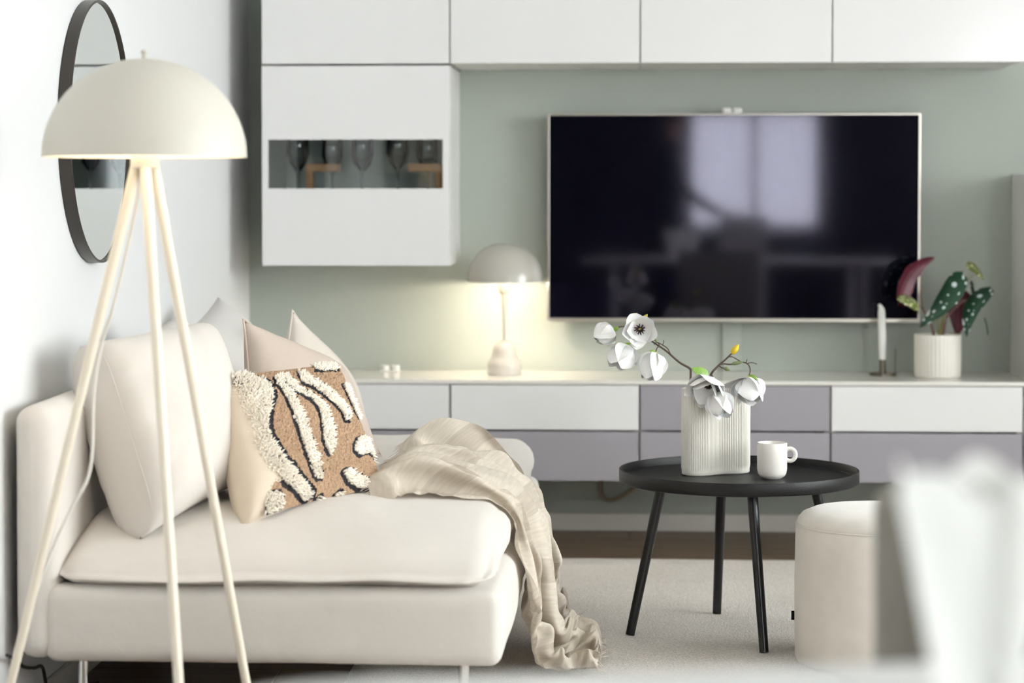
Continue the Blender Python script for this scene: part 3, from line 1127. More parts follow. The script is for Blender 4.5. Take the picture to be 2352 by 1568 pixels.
pillow('cover', [(-1.200, 5.16, .770), (-1.115, 5.52, .826), (-.98, 5.40, .48), (-1.05, 5.12, .48)], .15, M['sofa'], t, .04, (3.5, .45), seed=5, wr=(.009, 7))
t = thing('back_cushion', 'cool white cushion with a pointed top corner near the room corner', 'cushion', (-1.05, 6.15, .46), 'loose cushions on the sofa')
pillow('cover', [(-1.222, 5.90, .722), (-1.150, 6.25, .838), (-.850, 6.14, .56), (-1.09, 5.80, .47)], .17, M['coolwhite'], t, .06, seed=3, wr=(.008, 8))
t = thing('blush_cushion', 'blush beige linen cushion with upright pointed corner', 'cushion', (-.9, 5.5, .46), 'loose cushions on the sofa')
pillow('cover', [(-.967, 5.60, .812), (-.755, 5.86, .678), (-.635, 5.72, .46), (-.94, 5.42, .49)], .17, M['pink'], t, .10, seed=6, edge=.0028)
t = thing('cream_cushion', 'pale cream linen cushion standing behind the blush one', 'cushion', (-.8, 6.0, .46), 'loose cushions on the sofa')
pillow('cover', [(-.904, 6.0, .815), (-.772, 6.22, .60), (-.70, 6.05, .455), (-.95, 5.85, .48)], .15, M['cream'], t, .08, seed=8, edge=.0028)

# ------------------------------------------------------------------ tufted cushion
import numpy as np
TC = [(-.889, 4.97, .72), (-.687, 5.24, .728), (-.557, 5.05, .456), (-.778, 4.75, .436)]
t = thing('tufted_cushion', 'tan tufted wool cushion with shaggy cream stripes outlined in charcoal', 'cushion', (-.72, 5.0, .45), 'loose cushions on the sofa')
TF, TN = pil_surf(TC, .085, .03, (4, .5))
e1 = (V(TC[1]) - V(TC[0])).normalized()
pillow('cover', [V(TC[0]) - e1 * .028 - TN * .034, V(TC[1]) - TN * .034, V(TC[2]) - TN * .034, V(TC[3]) - e1 * .040 - TN * .030], .145, M['backing'], t, .02, (4, .42), seed=11, wr=(.007, 9))
PAT = [
    [(-1, .93), (-.99, .985), (-.93, .99), (-.81, .98), (-.71, .86), (-.59, .78), (-.55, .64), (-.56, .51), (-.64, .38), (-.71, .25), (-.76, .12), (-.77, -.04), (-.72, -.17), (-.66, -.35), (-.57, -.47), (-.49, -.64), (-.38, -.79), (-.31, -.88), (-.3, -.94), (-.38, -.955), (-.46, -.93), (-.57, -.82), (-.71, -.69), (-.8, -.55), (-.88, -.41), (-.94, -.32), (-.99, -.24), (-1, -.09)],
    [(-.42, .68), (-.40, .82), (-.30, .82), (-.31, .7), (-.24, .6), (-.19, .46), (-.16, .28), (-.12, .1), (-.14, .03), (-.12, -.12), (-.12, -.32), (-.1, -.51), (-.09, -.66), (-.11, -.75), (-.17, -.75), (-.24, -.68), (-.27, -.52), (-.29, -.32), (-.3, -.14), (-.31, .06), (-.32, .26), (-.35, .45), (-.38, .6)],
    [(-.22, .61), (-.32, .84), (-.16, .86), (-.05, .58), (.14, .46), (.25, .34), (.31, .2), (.3, .05), (.31, -.09), (.24, -.31), (.15, -.42), (.09, -.46), (.06, -.36), (.07, -.19), (.12, -.02), (.15, .14), (.14, .28), (.06, .39), (-.06, .48), (-.16, .54)],
    [(.02, .66), (.05, .86), (.18, .84), (.25, .69), (.38, .6), (.51, .46), (.6, .31), (.7, .16), (.7, .07), (.65, -.01), (.55, -.01), (.55, .12), (.48, .23), (.39, .34), (.29, .45), (.19, .55)],
    [(.78, .56), (.97, .60), (.975, .35), (.97, .11), (.95, .02), (.89, .06), (.85, .18), (.80, .42)],
    [(.40, .85), (.46, .985), (.73, .985), (.92, .98), (.88, .83), (.69, .82), (.54, .83)],
    [(.53, -.46), (.57, -.36), (.68, -.27), (.83, -.24), (.97, -.25), (.985, -.5), (.97, -.63), (.92, -.53), (.82, -.5), (.7, -.52), (.6, -.54)],
    [(.23, -.72), (.29, -.68), (.39, -.69), (.49, -.77), (.62, -.83), (.75, -.90), (.78, -.96), (.60, -.965), (.44, -.92), (.3, -.85)],
    [(-.985, -.98), (-.985, -.76), (-.94, -.73), (-.80, -.77), (-.74, -.82), (-.76, -.98)],
    [(-.22, -.985), (-.20, -.945), (-.12, -.935), (-.06, -.985)],
    [(.10, -.985), (.12, -.945), (.21, -.935), (.26, -.985)]]


def poly_dist(U, Vv, P):
    """signed distance to polygon P in cushion units (negative inside)"""
    d = np.full(U.shape, 9.0)
    ins = np.zeros(U.shape, bool)
    for (x0, y0), (x1, y1) in zip(P, P[1:] + P[:1]):
        ex, ey = x1 - x0, y1 - y0
        tt = np.clip(((U - x0) * ex + (Vv - y0) * ey) / (ex * ex + ey * ey + 1e-12), 0, 1)
        d = np.minimum(d, np.hypot(U - x0 - tt * ex, Vv - y0 - tt * ey))
        c = ((y0 > Vv) != (y1 > Vv)) & (U < ex * (Vv - y0) / (ey if ey else 1e-9) + x0)
        ins ^= c
    return np.where(ins, -d, d)


NG = 200
gu = np.linspace(-.985, .985, NG + 1)
UU, VV = np.meshgrid(gu, gu)
wob = np.array([[noise.noise(V((a * 14, b * 14, 2))) for a in gu] for b in gu]) * .018
DIST = np.min([poly_dist(UU, VV, P) for P in PAT], axis=0)
DARK = np.minimum(np.min([poly_dist(UU + .035, VV + .025, P) for P in PAT], axis=0), DIST + .012) + wob
DARK0 = poly_dist(UU - .05, VV, PAT[0]) + wob
vs, ft, fd = [], [], []
for j in range(NG + 1):
    for i in range(NG + 1):
        u, v = gu[i], gu[j]
        p = TF(u, v, 1)
        dk = min(DARK[j, i], DARK0[j, i]) < .018
        q = V((u * 38, v * 38, 0)) + noise.noise_vector(V((u * 9, v * 9, 4))) * .8
        dd = noise.voronoi(q)[0]
        hgt = .0068 - .0078 * min(1, dd[0]) ** 1.1
        edge = min(1, (1 - max(abs(u), abs(v))) * 12)
        vs.append(p + TN * (.0015 + (hgt * (.45 if dk else 1)) * edge))
for j in range(NG):
    for i in range(NG):
        f_ = (j * (NG + 1) + i, j * (NG + 1) + i + 1, (j + 1) * (NG + 1) + i + 1, (j + 1) * (NG + 1) + i)
        (fd if min(DARK[j, i], DARK0[j, i]) < .018 else ft).append(f_)


def sub(vs, fs):
    m_, out, nf = {}, [], []
    for f_ in fs:
        r = []
        for i in f_:
            if i not in m_:
                m_[i] = len(out)
                out.append(vs[i])
            r.append(m_[i])
        nf.append(r)
    return out, nf


tan = pmesh('looped_pile', *sub(vs, ft), M['tanpile'], t)
tan['label'] = 'tan looped wool ground'
dk_ = pmesh('charcoal_outline', *sub(vs, fd), M['darkpile'], t)
dk_['label'] = 'charcoal outlines round the stripes'
for pi_, P in enumerate(PAT):
    us, vv = [a for a, _ in P], [b for _, b in P]
    step = .0165
    A, B = np.meshgrid(np.arange(min(us), max(us), step), np.arange(min(vv), max(vv), step))
    jit = np.random.RandomState(pi_)
    A = A + jit.uniform(-.6, .6, A.shape) * step
    B = B + jit.uniform(-.6, .6, B.shape) * step
    ok = (poly_dist(A, B, P) < -.004) & (abs(A) < 1) & (abs(B) < 1)
    VS, FS = [], []
    for u, v in zip(A[ok], B[ok]):
        p = TF(u, v, 1)
        e = V(TF(min(1, u + .02), v, 1)) - p
        e2 = V(TF(u, min(1, v + .02), 1)) - p
        nn = e.cross(e2)
        nn = (nn.normalized() if nn.length > 1e-9 else TN) * .75 + TN * .25
        dr = (nn + noise.noise_vector(V((u * 5, v * 5, pi_))) * .55 + V((rnd.uniform(-1, 1), rnd.uniform(-1, 1), rnd.uniform(-1.3, .7))) * .38).normalized()
        L = rnd.uniform(.010, .0155) * (1.15 if pi_ == 0 else .95)
        a = dr.orthogonal().normalized()
        b = dr.cross(a)
        kink = V((rnd.uniform(-1, 1), rnd.uniform(-1, 1), rnd.uniform(-1, .4))) * L * .28
        o_ = len(VS)
        for h_, r_ in ((0, .0016), (.55, .0021)):
            for k in range(4):
                th = pi / 2 * k + u * 40
                VS.append(p + dr * (L * h_) + kink * h_ * h_ + (a * cos(th) + b * sin(th)) * r_)
        VS.append(p + dr * L + kink)
        for k in range(4):
            k2 = (k + 1) % 4
            FS.append((o_ + k, o_ + k2, o_ + 4 + k2, o_ + 4 + k))
            FS.append((o_ + 4 + k, o_ + 4 + k2, o_ + 8))
    o = pmesh('cream_pile', VS, FS, M['creampile'], t)
    o['label'] = 'shaggy cream stripe'
    o['kind'] = 'stuff'

# ------------------------------------------------------------------ throw (folded linen, differences of its drape in half millimetres)
DRAPE = [
    56,-10,-9,-11,-11,-11,-4,2,7,11,15,12,8,-1,3,-4,-5,-7,-4,0,4,8,9,8,4,0,-4,-10,-3,-3,-3,0,-2,-4,-5,-4,-2,2,1,6,6,6,2,-4,-4,-3,-4,-3,2,2,8,8,5,3,-6,-3,-5,-4,-3,1,5,9,44,-4,2,1,-3,1,-3,0,-4,-1,-2,-1,1,2,
    -4,0,3,0,0,0,1,1,0,0,0,3,1,3,-5,3,0,0,-1,-1,2,-3,0,-3,-1,-3,0,0,1,3,2,-2,6,3,3,-1,0,-3,2,-2,-1,-2,-2,-1,-1,-1,1,-1,36,-4,-7,15,-3,-2,16,2,-7,-8,-15,6,-1,8,-9,-17,5,7,-5,7,8,4,0,-2,0,-14,-4,15,7,-6,-9,
    2,9,4,2,2,5,-11,2,1,-7,-16,-2,8,-9,15,0,15,8,-4,-4,0,-22,13,-9,4,1,1,3,-2,0,11,25,-1,6,-2,-13,21,21,3,-7,-5,-12,-40,14,17,-3,12,-14,-10,10,2,6,-3,12,-8,-6,7,-2,-13,7,5,1,5,7,-18,23,-3,4,-5,-19,-1,16,
    -14,-14,-1,13,-12,22,5,15,0,-29,14,-13,-10,10,-17,-1,12,13,-19,18,12,7,-2,14,-5,7,25,1,3,0,-11,7,-17,-44,4,29,-13,0,16,3,1,10,-6,-7,14,-2,5,0,-3,-3,-10,16,2,-32,30,4,0,-5,11,-1,-34,-2,27,-9,-6,-2,15,
    -6,15,4,7,-5,-49,36,-21,9,-8,11,0,-12,-2,17,-1,6,26,-31,-9,40,6,-2,5,1,-3,1,2,-18,-21,11,11,-5,1,-9,16,0,8,-18,-1,18,0,-1,3,-14,19,-11,-1,-6,15,3,2,-3,6,-9,4,-42,13,-4,12,-4,6,15,10,0,7,-1,-22,-15,11,
    -21,0,6,15,-25,19,8,2,13,3,7,-3,13,0,-10,8,6,0,2,4,-4,-34,1,11,22,-31,22,9,-8,-2,0,-17,10,10,6,-14,4,-17,18,-3,0,8,6,8,-4,5,-8,4,-23,-24,15,-22,30,3,20,2,3,-5,0,2,-27,2,-12,13,-2,-1,-14,23,4,1,30,-8,
    6,-4,5,2,5,-10,14,3,-1,6,0,-4,-34,11,-15,9,16,8,-3,-5,2,1,-29,7,16,-13,-4,1,15,0,1,-1,10,7,-1,-3,2,-2,-2,-29,1,14,1,9,-3,10,-4,-1,-7,7,-10,-4,5,-9,-5,-8,7,25,0,-2,16,2,4,7,0,3,7,-5,6,9,-2,6,-2,-10,
    -11,-15,4,10,0,-1,9,-6,3,-8,6,-28,8,14,-2,-2,0,5,0,-6,11,2,7,-2,-2,0,1,-2,-1,-4,-6,7,2,-2,-13,0,2,-11,25,-31,12,2,-15,0,20,17,-2,1,25,-7,11,2,0,4,6,-3,-1,11,4,2,-3,1,-16,-1,-8,10,-1,-2,-1,1,-1,-7,12,
    -11,-31,21,9,4,-7,4,2,-8,-3,12,-1,0,3,-3,11,-3,-18,12,3,-3,0,-12,-1,-6,4,-2,13,-5,1,-8,-6,-19,50,3,-3,3,32,-6,-8,15,1,3,-4,-1,-3,7,2,3,7,1,-15,-11,10,6,1,-3,-16,12,-6,6,1,-3,0,-11,5,7,-6,1,2,-4,-13,5,
    7,-6,5,-2,18,-1,0,-7,0,3,-6,-7,-13,-5,12,4,-1,14,-30,19,6,3,11,-1,-4,0,30,1,5,1,-2,-5,-2,1,-1,1,6,-3,8,6,-1,-15,-3,12,1,-14,4,-5,2,0,-1,-1,-2,-1,3,5,-3,-2,4,-1,-15,0,4,-2,3,8,8,1,0,-3,1,3,-9,-5,-8,2,
    3,12,-17,13,-5,-2,2,12,4,-1,-7,-1,32,3,0,3,-2,-9,2,0,-2,-1,5,5,2,3,8,-1,-1,-9,-2,-15,0,3,-4,-1,0,6,-12,-8,17,12,-5,-8,7,-2,-6,-16,9,5,3,0,8,2,4,-7,0,2,-7,-12,13,2,6,4,-12,1,2,-8,11,9,0,-12,-1,-2,35,
    -1,2,0,-6,-1,-2,2,-1,-6,0,11,4,1,2,6,-4,-3,-12,-5,-8,5,0,0,-1,8,3,-1,-18,-1,14,-1,0,3,1,1,-12,6,3,-2,2,5,-1,6,-8,-3,0,-2,13,1,-1,2,-16,-21,29,7,-2,9,-7,-12,-1,-2,27,1,2,-2,1,-1,-1,-3,-1,0,-9,11,6,3,1,
    0,-1,-5,-5,0,-7,-4,1,10,-7,11,-2,8,-1,-10,-6,6,1,3,-4,5,-3,-3,0,3,2,3,3,-6,0,-3,-19,12,12,12,-3,-4,-12,-10,17,0,8,2,-10,-6,-4,-2,30,0,-2,0,-1,-1,-5,2,-2,-2,-2,-3,9,5,2,0,0,-3,-1,-3,4,-8,3,-9,6,7,7,-2,
    0,-1,-7,1,2,2,-6,2,6,-7,0,3,4,5,1,-5,-5,1,-14,6,12,4,0,-7,-5,6,-24,32,3,-9,1,-9,-5,-2,34,-6,1,-2,-1,-3,-10,5,2,-5,8,-4,-2,4,3,4,-1,-2,4,-2,0,2,-3,-4,-2,4,7,0,-3,1,-5,-4,8,1,-2,-10,5,5,1,1,3,7,-1,-1,
    -2,-4,-5,0,2,-2,-8,-1,5,6,5,-12,12,1,-2,-11,0,-4,37,-3,-3,-2,-3,-4,-1,-14,5,9,-1,-7,-4,3,9,4,1,1,3,0,3,-5,-1,-2,-3,1,5,1,-3,2,1,-5,8,-5,-4,8,-14,7,6,-5,4,13,3,-6,-1,-8,-3,-4,-2,-4,-1,-9,21,2,0,-3,4,3,
    -5,-11,5,-5,38,-7,1,-3,-5,-4,3,-4,-4,5,-11,3,-9,12,4,3,8,-3,3,0,4,-2,1,-6,-4,1,3,-1,-1,-5,10,2,5,-25,20,-1,-3,-8,7,3,-3,12,3,-3,-5,-23,21,-7,-7,-7,-1,8,11,0,4,-7,1,8,-9,-2,2,-9,31,5,-11,0,1,-5,0,2,
    -10,-5,15,-11,-1,12,-1,3,2,0,2,4,0,-1,0,-1,-3,-2,4,-5,4,-1,-5,4,-24,32,1,-6,0,-4,5,-1,-5,7,-13,11,-1,2,-1,-7,-10,-1,2,8,4,2,3,4,-4,-1,-9,2,1,-1,30,-4,1,-2,0,-2,0,-2,1,-9,5,-3,4,4,2,-2,-3,4,-4,12,1,-1,
    0,1,-6,0,3,-8,0,6,-1,-13,12,12,-11,3,-1,0,-2,0,-3,0,0,-3,5,4,-4,-5,-9,4,-1,8,-6,5,14,-2,-5,-4,-4,2,-4,4,22,4,-1,10,-9,0,-8,5,-1,1,-1,-3,-11,10,8,0,-1,-9,6,10,-7,-6,12,3,-11,1,6,-3,-5,-6,1,5,4,1,-10,9,
    1,1,-2,-5,2,-9,3,3,1,6,-6,5,0,-5,-3,0,-2,3,8,7,-11,-4,0,2,-7,2,7,8,11,0,-6,2,-19,-5,28,3,-13,-5,5,2,1,-4,5,3,-3,10,-9,3,2,1,-3,-2,3,1,-3,-3,-4,2,-1,1,2,-4,8,3,-7,-6,7,-13,7,7,-9,1,11,4,1,-9,-1,-6,-6,
    17,1,-1,-2,-3,-5,4,-7,-1,9,6,4,0,1,-2,-1,-5,-1,11,-10,-5,7,6,-7,-5,-8,22,0,1,-4,0,-3,0,3,3,-2,-3,-1,-1,4,-4,-5,5,1,2,-1,4,-8,-1,8,-20,11,1,8,-13,13,6,-10,1,-1,-8,4,9,-1,1,-6,1,-6,6,-5,-1,11,1,6,-1,1,
    -5,-15,23,-21,3,13,-4,2,2,-4,-2,14,-17,19,-5,-5,0,-5,-1,7,4,-5,-4,4,4,-9,6,-8,0,3,2,-1,3,-6,-1,-2,-4,14,-14,11,6,-6,8,0,-5,0,4,3,-9,-7,10,4,-9,-4,8,-6,2,1,13,-16,9,4,-1,-3,4,-7,-5,13,4,-6,-2,2,7,-16,
    16,11,-14,-1,3,-7,-3,11,2,-9,0,4,-11,7,8,-11,2,2,1,-1,1,-2,0,-12,11,1,0,0,10,-5,-1,4,-6,3,6,8,-2,-8,-16,12,-11,10,2,-6,-1,12,-18,0,7,7,2,-1,-9,-1,10,0,9,-10,-5,5,8,-1,12,-5,-17,12,-4,-5,-3,12,-2,-8,
    -2,-10,20,-7,1,-7,0,5,0,8,-5,-2,2,-12,6,-1,-3,4,12,0,-10,3,-1,4,2,10,-12,1,-3,-8,5,2,3,-2,-10,2,-8,4,-1,12,0,-1,-8,0,5,-2,10,-5,-7,4,4,17,3,-13,-12,10,0,-4,-4,10,-5,-15,7,-2,-7,19,-3,-6,-6,10,-7,6,-4,
    0,6,-10,13,-16,0,0,-6,24,-12,2,3,0,-5,-3,6,2,7,0,-13,3,5,2,-5,3,-4,3,7,6,-9,-1,-5,2,1,3,4,-4,-5,-4,15,-7,15,-10,-3,7,0,-3,-1,-2,-2,-7,7,1,-15,6,12,-1,-14,9,3,-6,-2,-2,11,-9,10,-11,1,-3,-6,15,9,-14,4,
    -4,-6,-8,15,4,4,-4,-3,6,-7,13,0,7,4,2,3,0,-14,2,-7,6,1,0,5,-3,-2,-1,-14,25,1,-12,6,5,1,-2,-3,-4,0,-7,5,-10,5,-3,7,5,-9,-1,7,1,-4,-4,13,-8,1,-4,-3,-2,-1,8,10,-7,-5,-4,-2,6,12,-8,5,0,-5,14,-16,9,12,10,
    7,2,0,-10,-7,2,-5,5,2,2,1,2,-21,18,-8,6,7,-10,11,1,-1,-2,-2,-4,-1,-7,8,-5,11,-12,1,4,-1,1,5,3,-4,0,-5,6,-8,-3,1,-9,7,5,4,4,-3,-3,-10,13,-10,7,-1,7,-4,11,-5,-10,12,13,1,5,-5,-9,-2,1,-2,9,0,-4,-3,11,
    -26,17,1,2,2,-5,13,-16,8,-3,1,3,-12,-6,10,11,-12,8,-13,4,9,10,4,-4,-2,0,-14,-9,11,3,2,0,-6,1,1,3,-3,-3,2,4,-16,10,4,2,-4,3,-1,0,4,18,-3,0,-5,-6,1,-3,1,12,-2,-1,2,4,-20,7,10,-2,-1,-5,1,-3,2,-2,4,4,-21,
    2,5,22,-3,-19,-12,14,23,6,-2,-7,-5,7,-23,8,0,1,8,-11,9,-3,-7,2,-1,2,5,-6,2,-2,-9,8,0,-1,3,4,2,18,-8,-3,-1,0,-2,-5,5,9,-3,0,1,-8,1,-2,8,4,-5,-2,-1,0,-3,-3,9,-3,-20,13,-2,11,14,-11,-10,16,11,-1,-11,-2,
    0,6,-12,3,-7,16,-4,-3,11,-12,-15,5,3,2,3,-5,1,-7,-5,12,0,-6,8,-1,0,12,-3,-5,-1,3,-3,-3,6,2,-1,-1,-7,-10,24,-15,12,2,-7,2,-8,7,-5,1,6,-7,-11,20,-6,-8,7,10,-8,15,3,-10,-4,2,3,2,0,-6,-11,12,-5,15,6,-27,
    -4,6,-1,1,6,-1,-6,7,-1,-2,-1,-2,3,-3,1,8,-2,-8,1,5,-4,-2,9,1,-3,-2,-18,0,31,-6,-7,2,-7,10,-8,-1,6,3,-2,-8,-5,22,-4,-8,1,-1,4,10,0,-7,-1,0,1,-1,7,-13,-14,-6,27,19,-18,-16,17,-10,-4,2,4,-1,2,3,8,-11,-2,
    6,-4,-2,-1,5,0,-8,-3,6,-4,1,10,-4,-1,-4,-20,14,6,9,-5,-6,7,3,0,-4,6,5,-9,-5,-1,-2,24,-16,-14,13,4,6,-4,-4,0,-1,1,-2,5,-3,-3,10,13,-10,-30,31,-3,-14,-3,1,-2,-5,17,14,1,-12,-9,9,-4,0,-2,3,5,-1,-6,-9,-1,
    10,11,-9,-1,-23,-7,36,13,-27,5,-7,8,5,3,-5,2,10,-8,-7,0,2,-16,26,-21,5,12,2,-7,-3,-3,1,2,-4,5,0,6,-13,5,-12,34,0,-14,-8,-5,-1,-4,17,10,-19,3,-4,5,5,0,6,-9,3,3,5,-23,2,0,18,11,-14,-5,-16,3,31,-31,3,1,
    4,1,9,0,-3,0,6,-4,-6,2,-16,2,10,-2,7,12,-1,-10,-1,-9,0,6,-6,2,0,-4,9,-16,16,21,-9,-11,0,-6,-3,0,18,6,-11,-17,11,0,1,6,4,2,-1,2,13,-11,-25,15,26,-11,-1,-8,-3,1,4,-18,1,4,14,-4,5,0,1,-4,-1,1,-8,3,16,-4,
    -17,7,-5,21,-2,-7,-1,-5,-8,7,0,-6,3,-1,-3,3,14,5,-4,-5,0,-6,-9,6,13,-29,8,1,10,-2,-1,7,3,-1,6,0,-7,3,-17,16,-2,11,-5,-3,3,-3,-6,1,12,-5,-2,2,0,0,-3,-2,-3,1,-8,16,1,-12,13,10,-14,-9,5,2,-6,6,-5,-9,9,
    -8,7,0,1,4,8,3,-6,-3,3,1,-6,1,1,-11,-16,7,9,6,-3,6,-1,2,1,1,-9,12,1,-9,5,0,1,-3,3,0,-7,5,0,5,-8,7,-2,1,-2,-4,-6,-2,2,20,-23,4,-3,31,-4,-20,-5,4,-5,3,7,-9,-14,7,10,5,-1,8,-7,2,5,5,-7,7,0,-10,-7,-7,-6,
    5,4,5,3,1,-1,1,0,-9,-4,12,18,-10,-11,0,6,-9,4,1,-6,13,-4,4,-3,2,-3,3,-2,-5,-11,8,7,11,1,-3,0,0,-3,1,-9,-2,-2,-2,4,1,-8,-8,6,7,1,9,-8,-1,6,7,6,-1,1,-9,-13,4,-1,0,-3,4,5,0,-1,-2,-3,5,-3,-20,20,17,-17,
    -10,-9,5,-2,7,0,16,-5,3,-3,1,0,0,3,-7,-2,-3,8,17,6,0,-17,0,-5,2,4,-7,3,-9,-2,1,-4,1,4,-6,2,6,-3,-4,9,2,3,8,0,11,-35,22,-2,-3,-18,11,1,3,1,-5,-7,1,4,-4,10,16,0,-33,-3,-5,0,10,0,-11,17,9,-2,2,-1,-1,4,
    -7,5,-4,-4,11,2,11,-6,-15,15,-4,0,-1,-7,2,-15,6,-3,4,-1,-7,3,3,-3,0,4,6,-1,4,5,10,-10,2,5,-2,-15,2,-16,10,9,-10,-17,14,-6,4,10,14,-4,5,-13,-1,-9,1,-18,-2,8,12,4,3,0,-6,7,8,-4,0,-6,-9,-2,-1,20,-10,-5,
    21,-15,-4,-1,1,-6,-1,4,3,-4,0,-1,6,-3,-6,3,-1,10,4,-6,7,-2,-5,0,9,-2,-16,6,-5,2,1,-1,-8,3,13,-10,-3,32,7,-2,-8,-13,1,1,-13,-6,1,15,-1,-4,-1,-4,13,13,6,-13,-26,6,6,-22,-4,19,-3,2,-8,5,3,2,8,-2,6,-7,1,
    -2,2,-3,3,0,-6,4,5,-2,0,-2,-7,-3,2,5,-4,2,-3,-4,3,4,-6,-2,6,5,10,7,5,-2,-7,-7,-3,9,-3,2,-7,8,-10,-5,12,-2,-6,4,15,1,-18,-10,2,13,-9,-8,-6,-12,4,1,6,11,0,8,-3,6,1,-1,-2,1,-3,1,3,-10,7,0,-3,-3,-7,-1,-7,
    11,8,-8,-7,-6,3,-3,9,-8,13,8,7,-8,-4,3,-1,-6,-2,11,7,2,4,-7,-19,1,7,-1,-4,-1,4,6,9,-2,-8,10,0,-21,-13,11,-22,1,-7,18,9,14,-2,9,1,-1,-5,-3,2,-8,3,2,-2,3,-4,-4,-6,11,2,-9,4,-1,-5,0,5,-15,8,6,4,12,-3,
    -10,-9,2,7,2,3,5,13,5,-5,-5,-7,-7,-6,2,0,4,-5,-2,22,13,-9,-6,12,-6,-12,-10,10,-21,-2,-10,17,26,2,5,0,-1,-8,-5,-1,-9,2,6,-8,10,1,-2,-7,-4,1,-11,18,4,2,3,-17,11,-16,14,1,-1,-14,1,-3,-11,9,8,7,2,3,16,-3,
    -9,-1,-5,-11,0,5,0,5,6,5,-1,-6,-8,21,2,2,-16,8,7,-13,-4,-25,25,14,-2,4,-1,-10,-2,-7,-4,0,-1,3,11,2,-1,-2,4,-5,0,7,-1,2,-10,6,6,15,-17,2,-3,-10,6,1,-14,-8,10,20,1,4,-2,2,1,-1,-1,3,-4,-4,-4,-4,10,4,-1,
    2,10,-7,11,0,5,-19,4,8,-11,5,-28,35,-10,15,-3,-14,6,-12,-18,2,-8,5,10,4,14,1,4,2,-1,-16,5,5,4,-11,3,-14,11,8,-2,5,-10,5,7,-19,11,13,-13,9,-5,-1,7,-5,-2,-8,1,4,-3,1,6,0,1,5,-13,1,13,-2,3,1,-5,3,4,2,-4,
    -8,14,3,3,-9,1,-15,-2,-14,3,4,2,-8,10,11,-3,4,11,-4,-31,15,-1,2,4,2,3,4,1,-5,1,3,10,7,-4,-9,-8,-9,5,5,2,-10,4,-3,-3,-7,4,11,0,-7,10,2,-2,0,1,6,-4,-1,3,-4,0,1,8,-11,8,-8,8,3,-6,4,-4,-8,-3,2,-8,12,-3,
    -2,-2,-10,20,14,-15,-24,6,12,16,-3,1,3,-7,1,-1,2,8,10,3,-15,-10,1,-10,5,3,3,-1,1,-7,4,-1,1,0,-5,2,8,-4,-1,5,2,-5,6,1,-1,-2,0,4,-4,1,-3,2,2,-2,-2,-2,3,0,-18,-5,13,3,-1,-12,0,3,21,3,-16,-9,-3,7,12,4,-8,
    -4,0,1,0,0,-1,18,1,-6,-7,-5,-8,-1,-10,7,4,1,0,-3,3,5,0,-6,0,7,-9,4,2,5,-8,2,5,0,0,3,-3,-6,6,-16,14,-1,-5,7,-3,-8,7,8,-7,-3,3,0,-12,2,8,18,-6,-10,-1,22,-4,6,-11,-6,-2,1,5,1,1,0,3,8,1,-9,-10,-3,-2,-3,
    -4,12,-7,8,4,-1,3,-4,-1,3,-4,-8,9,4,0,-6,-1,5,0,3,-2,-1,-4,-4,-2,11,-13,8,2,0,0,4,-1,3,-3,2,-7,-4,6,6,1,-7,-1,21,3,1,-14,-2,-1,1,-2,2,3,-6,2,0,3,2,-5,-4,9,-13,-1,-2,8,6,-6,5,-2,4,-1,0,-1,-10,1,7,2,-3,
    -4,7,-1,2,0,-1,0,1,-17,12,3,-12,9,-1,5,0,-2,5,0,1,-4,-4,5,0,2,-7,-1,17,0,0,-2,-9,2,-12,-4,10,0,7,1,1,-2,-3,2,-4,1,3,5,-5,2,-8,7,-8,4,1,2,2,-5,1,-2,-12,13,5,0,-4,2,2,0,0,-2,1,-8,-4,16,-11,-2,2,0,8,0,5,
    2,0,0,-9,0,1,-8,4,-8,16,0,2,-1,-4,-4,5,-5,-8,5,1,0,4,-1,-2,-3,-2,7,0,-1,-3,0,2,-2,0,0,-3,6,-1,2,-3,-4,3,-9,8,5,-1,0,0,2,-2,-1,1,-4,-8,7,2,-10,6,7,-1,1,0,4,-1,6,-10,-1,1,-3,-1,-1,17,0,2,0,-6,-4,3,-1,
    -4,-4,5,2,2,0,-8,-3,0,6,0,-6,7,3,0,-13,8,2,-4,-7,8,5,-2,-10,10,-2,-1,4,-1,3,-2,1,0,1,-2,-2,-5,1,3,-3,5,-5,5,-2,0,1,7,7,-12,-4,-1,-3,-2,2,12,5,-5,2,1,-5,-2,2,-4,4,0,0,2,0,-1,-6,-5,-4,4,8,2,-1,-2,4,0,
    -8,8,-6,-5,9,-4,5,-6,2,-2,1,5,-7,0,2,5,-1,1,-1,-5,-1,-1,4,-5,1,4,0,-1,6,5,-3,-2,-13,1,3,0,1,13,-5,0,-1,3,2,-1,-2,2,0,-4,5,-2,2,-5,-3,2,-1,-4,9,3,-3,3,-3,-4,0,-1,4,-3,2,0,1,-4,5,-2,-2,4,-2,-5,3,0,2,1,
    0,-7,-5,-1,10,1,-1,-1,5,0,0,1,2,-2,-9,-1,1,1,-4,7,3,0,1,-5,4,4,1,-3,0,-1,2,0,-4,-1,-3,6,-6,9,-1,2,-4,2,-2,1,0,-9,5,1,0,0,-3,2,-1,-3,5,1,-5,3,1,-2,2,-3,4,-5,-5,-8,6,6,2,-10,13,4,0,-2,-4,1,-2,-3,7,-6,4,
    15,-1,-3,3,0,0,-1,1,1,0,0,0,-2,-6,0,7,-4,3,0,-4,0,2,2,1,-3,0,2,-7,4,1,-1,-1,-1,0,1,-2,-6,1,-1,6,1,1,4,1,-4,-7,5,-6,1,-1,0,1,0,2,0,-1,3,4,-5,-15,7,-1,11,1,1,1,-1,-3,2,0,4,0,0,-1,-1,-1,-1,4,-6,3,-1,1,
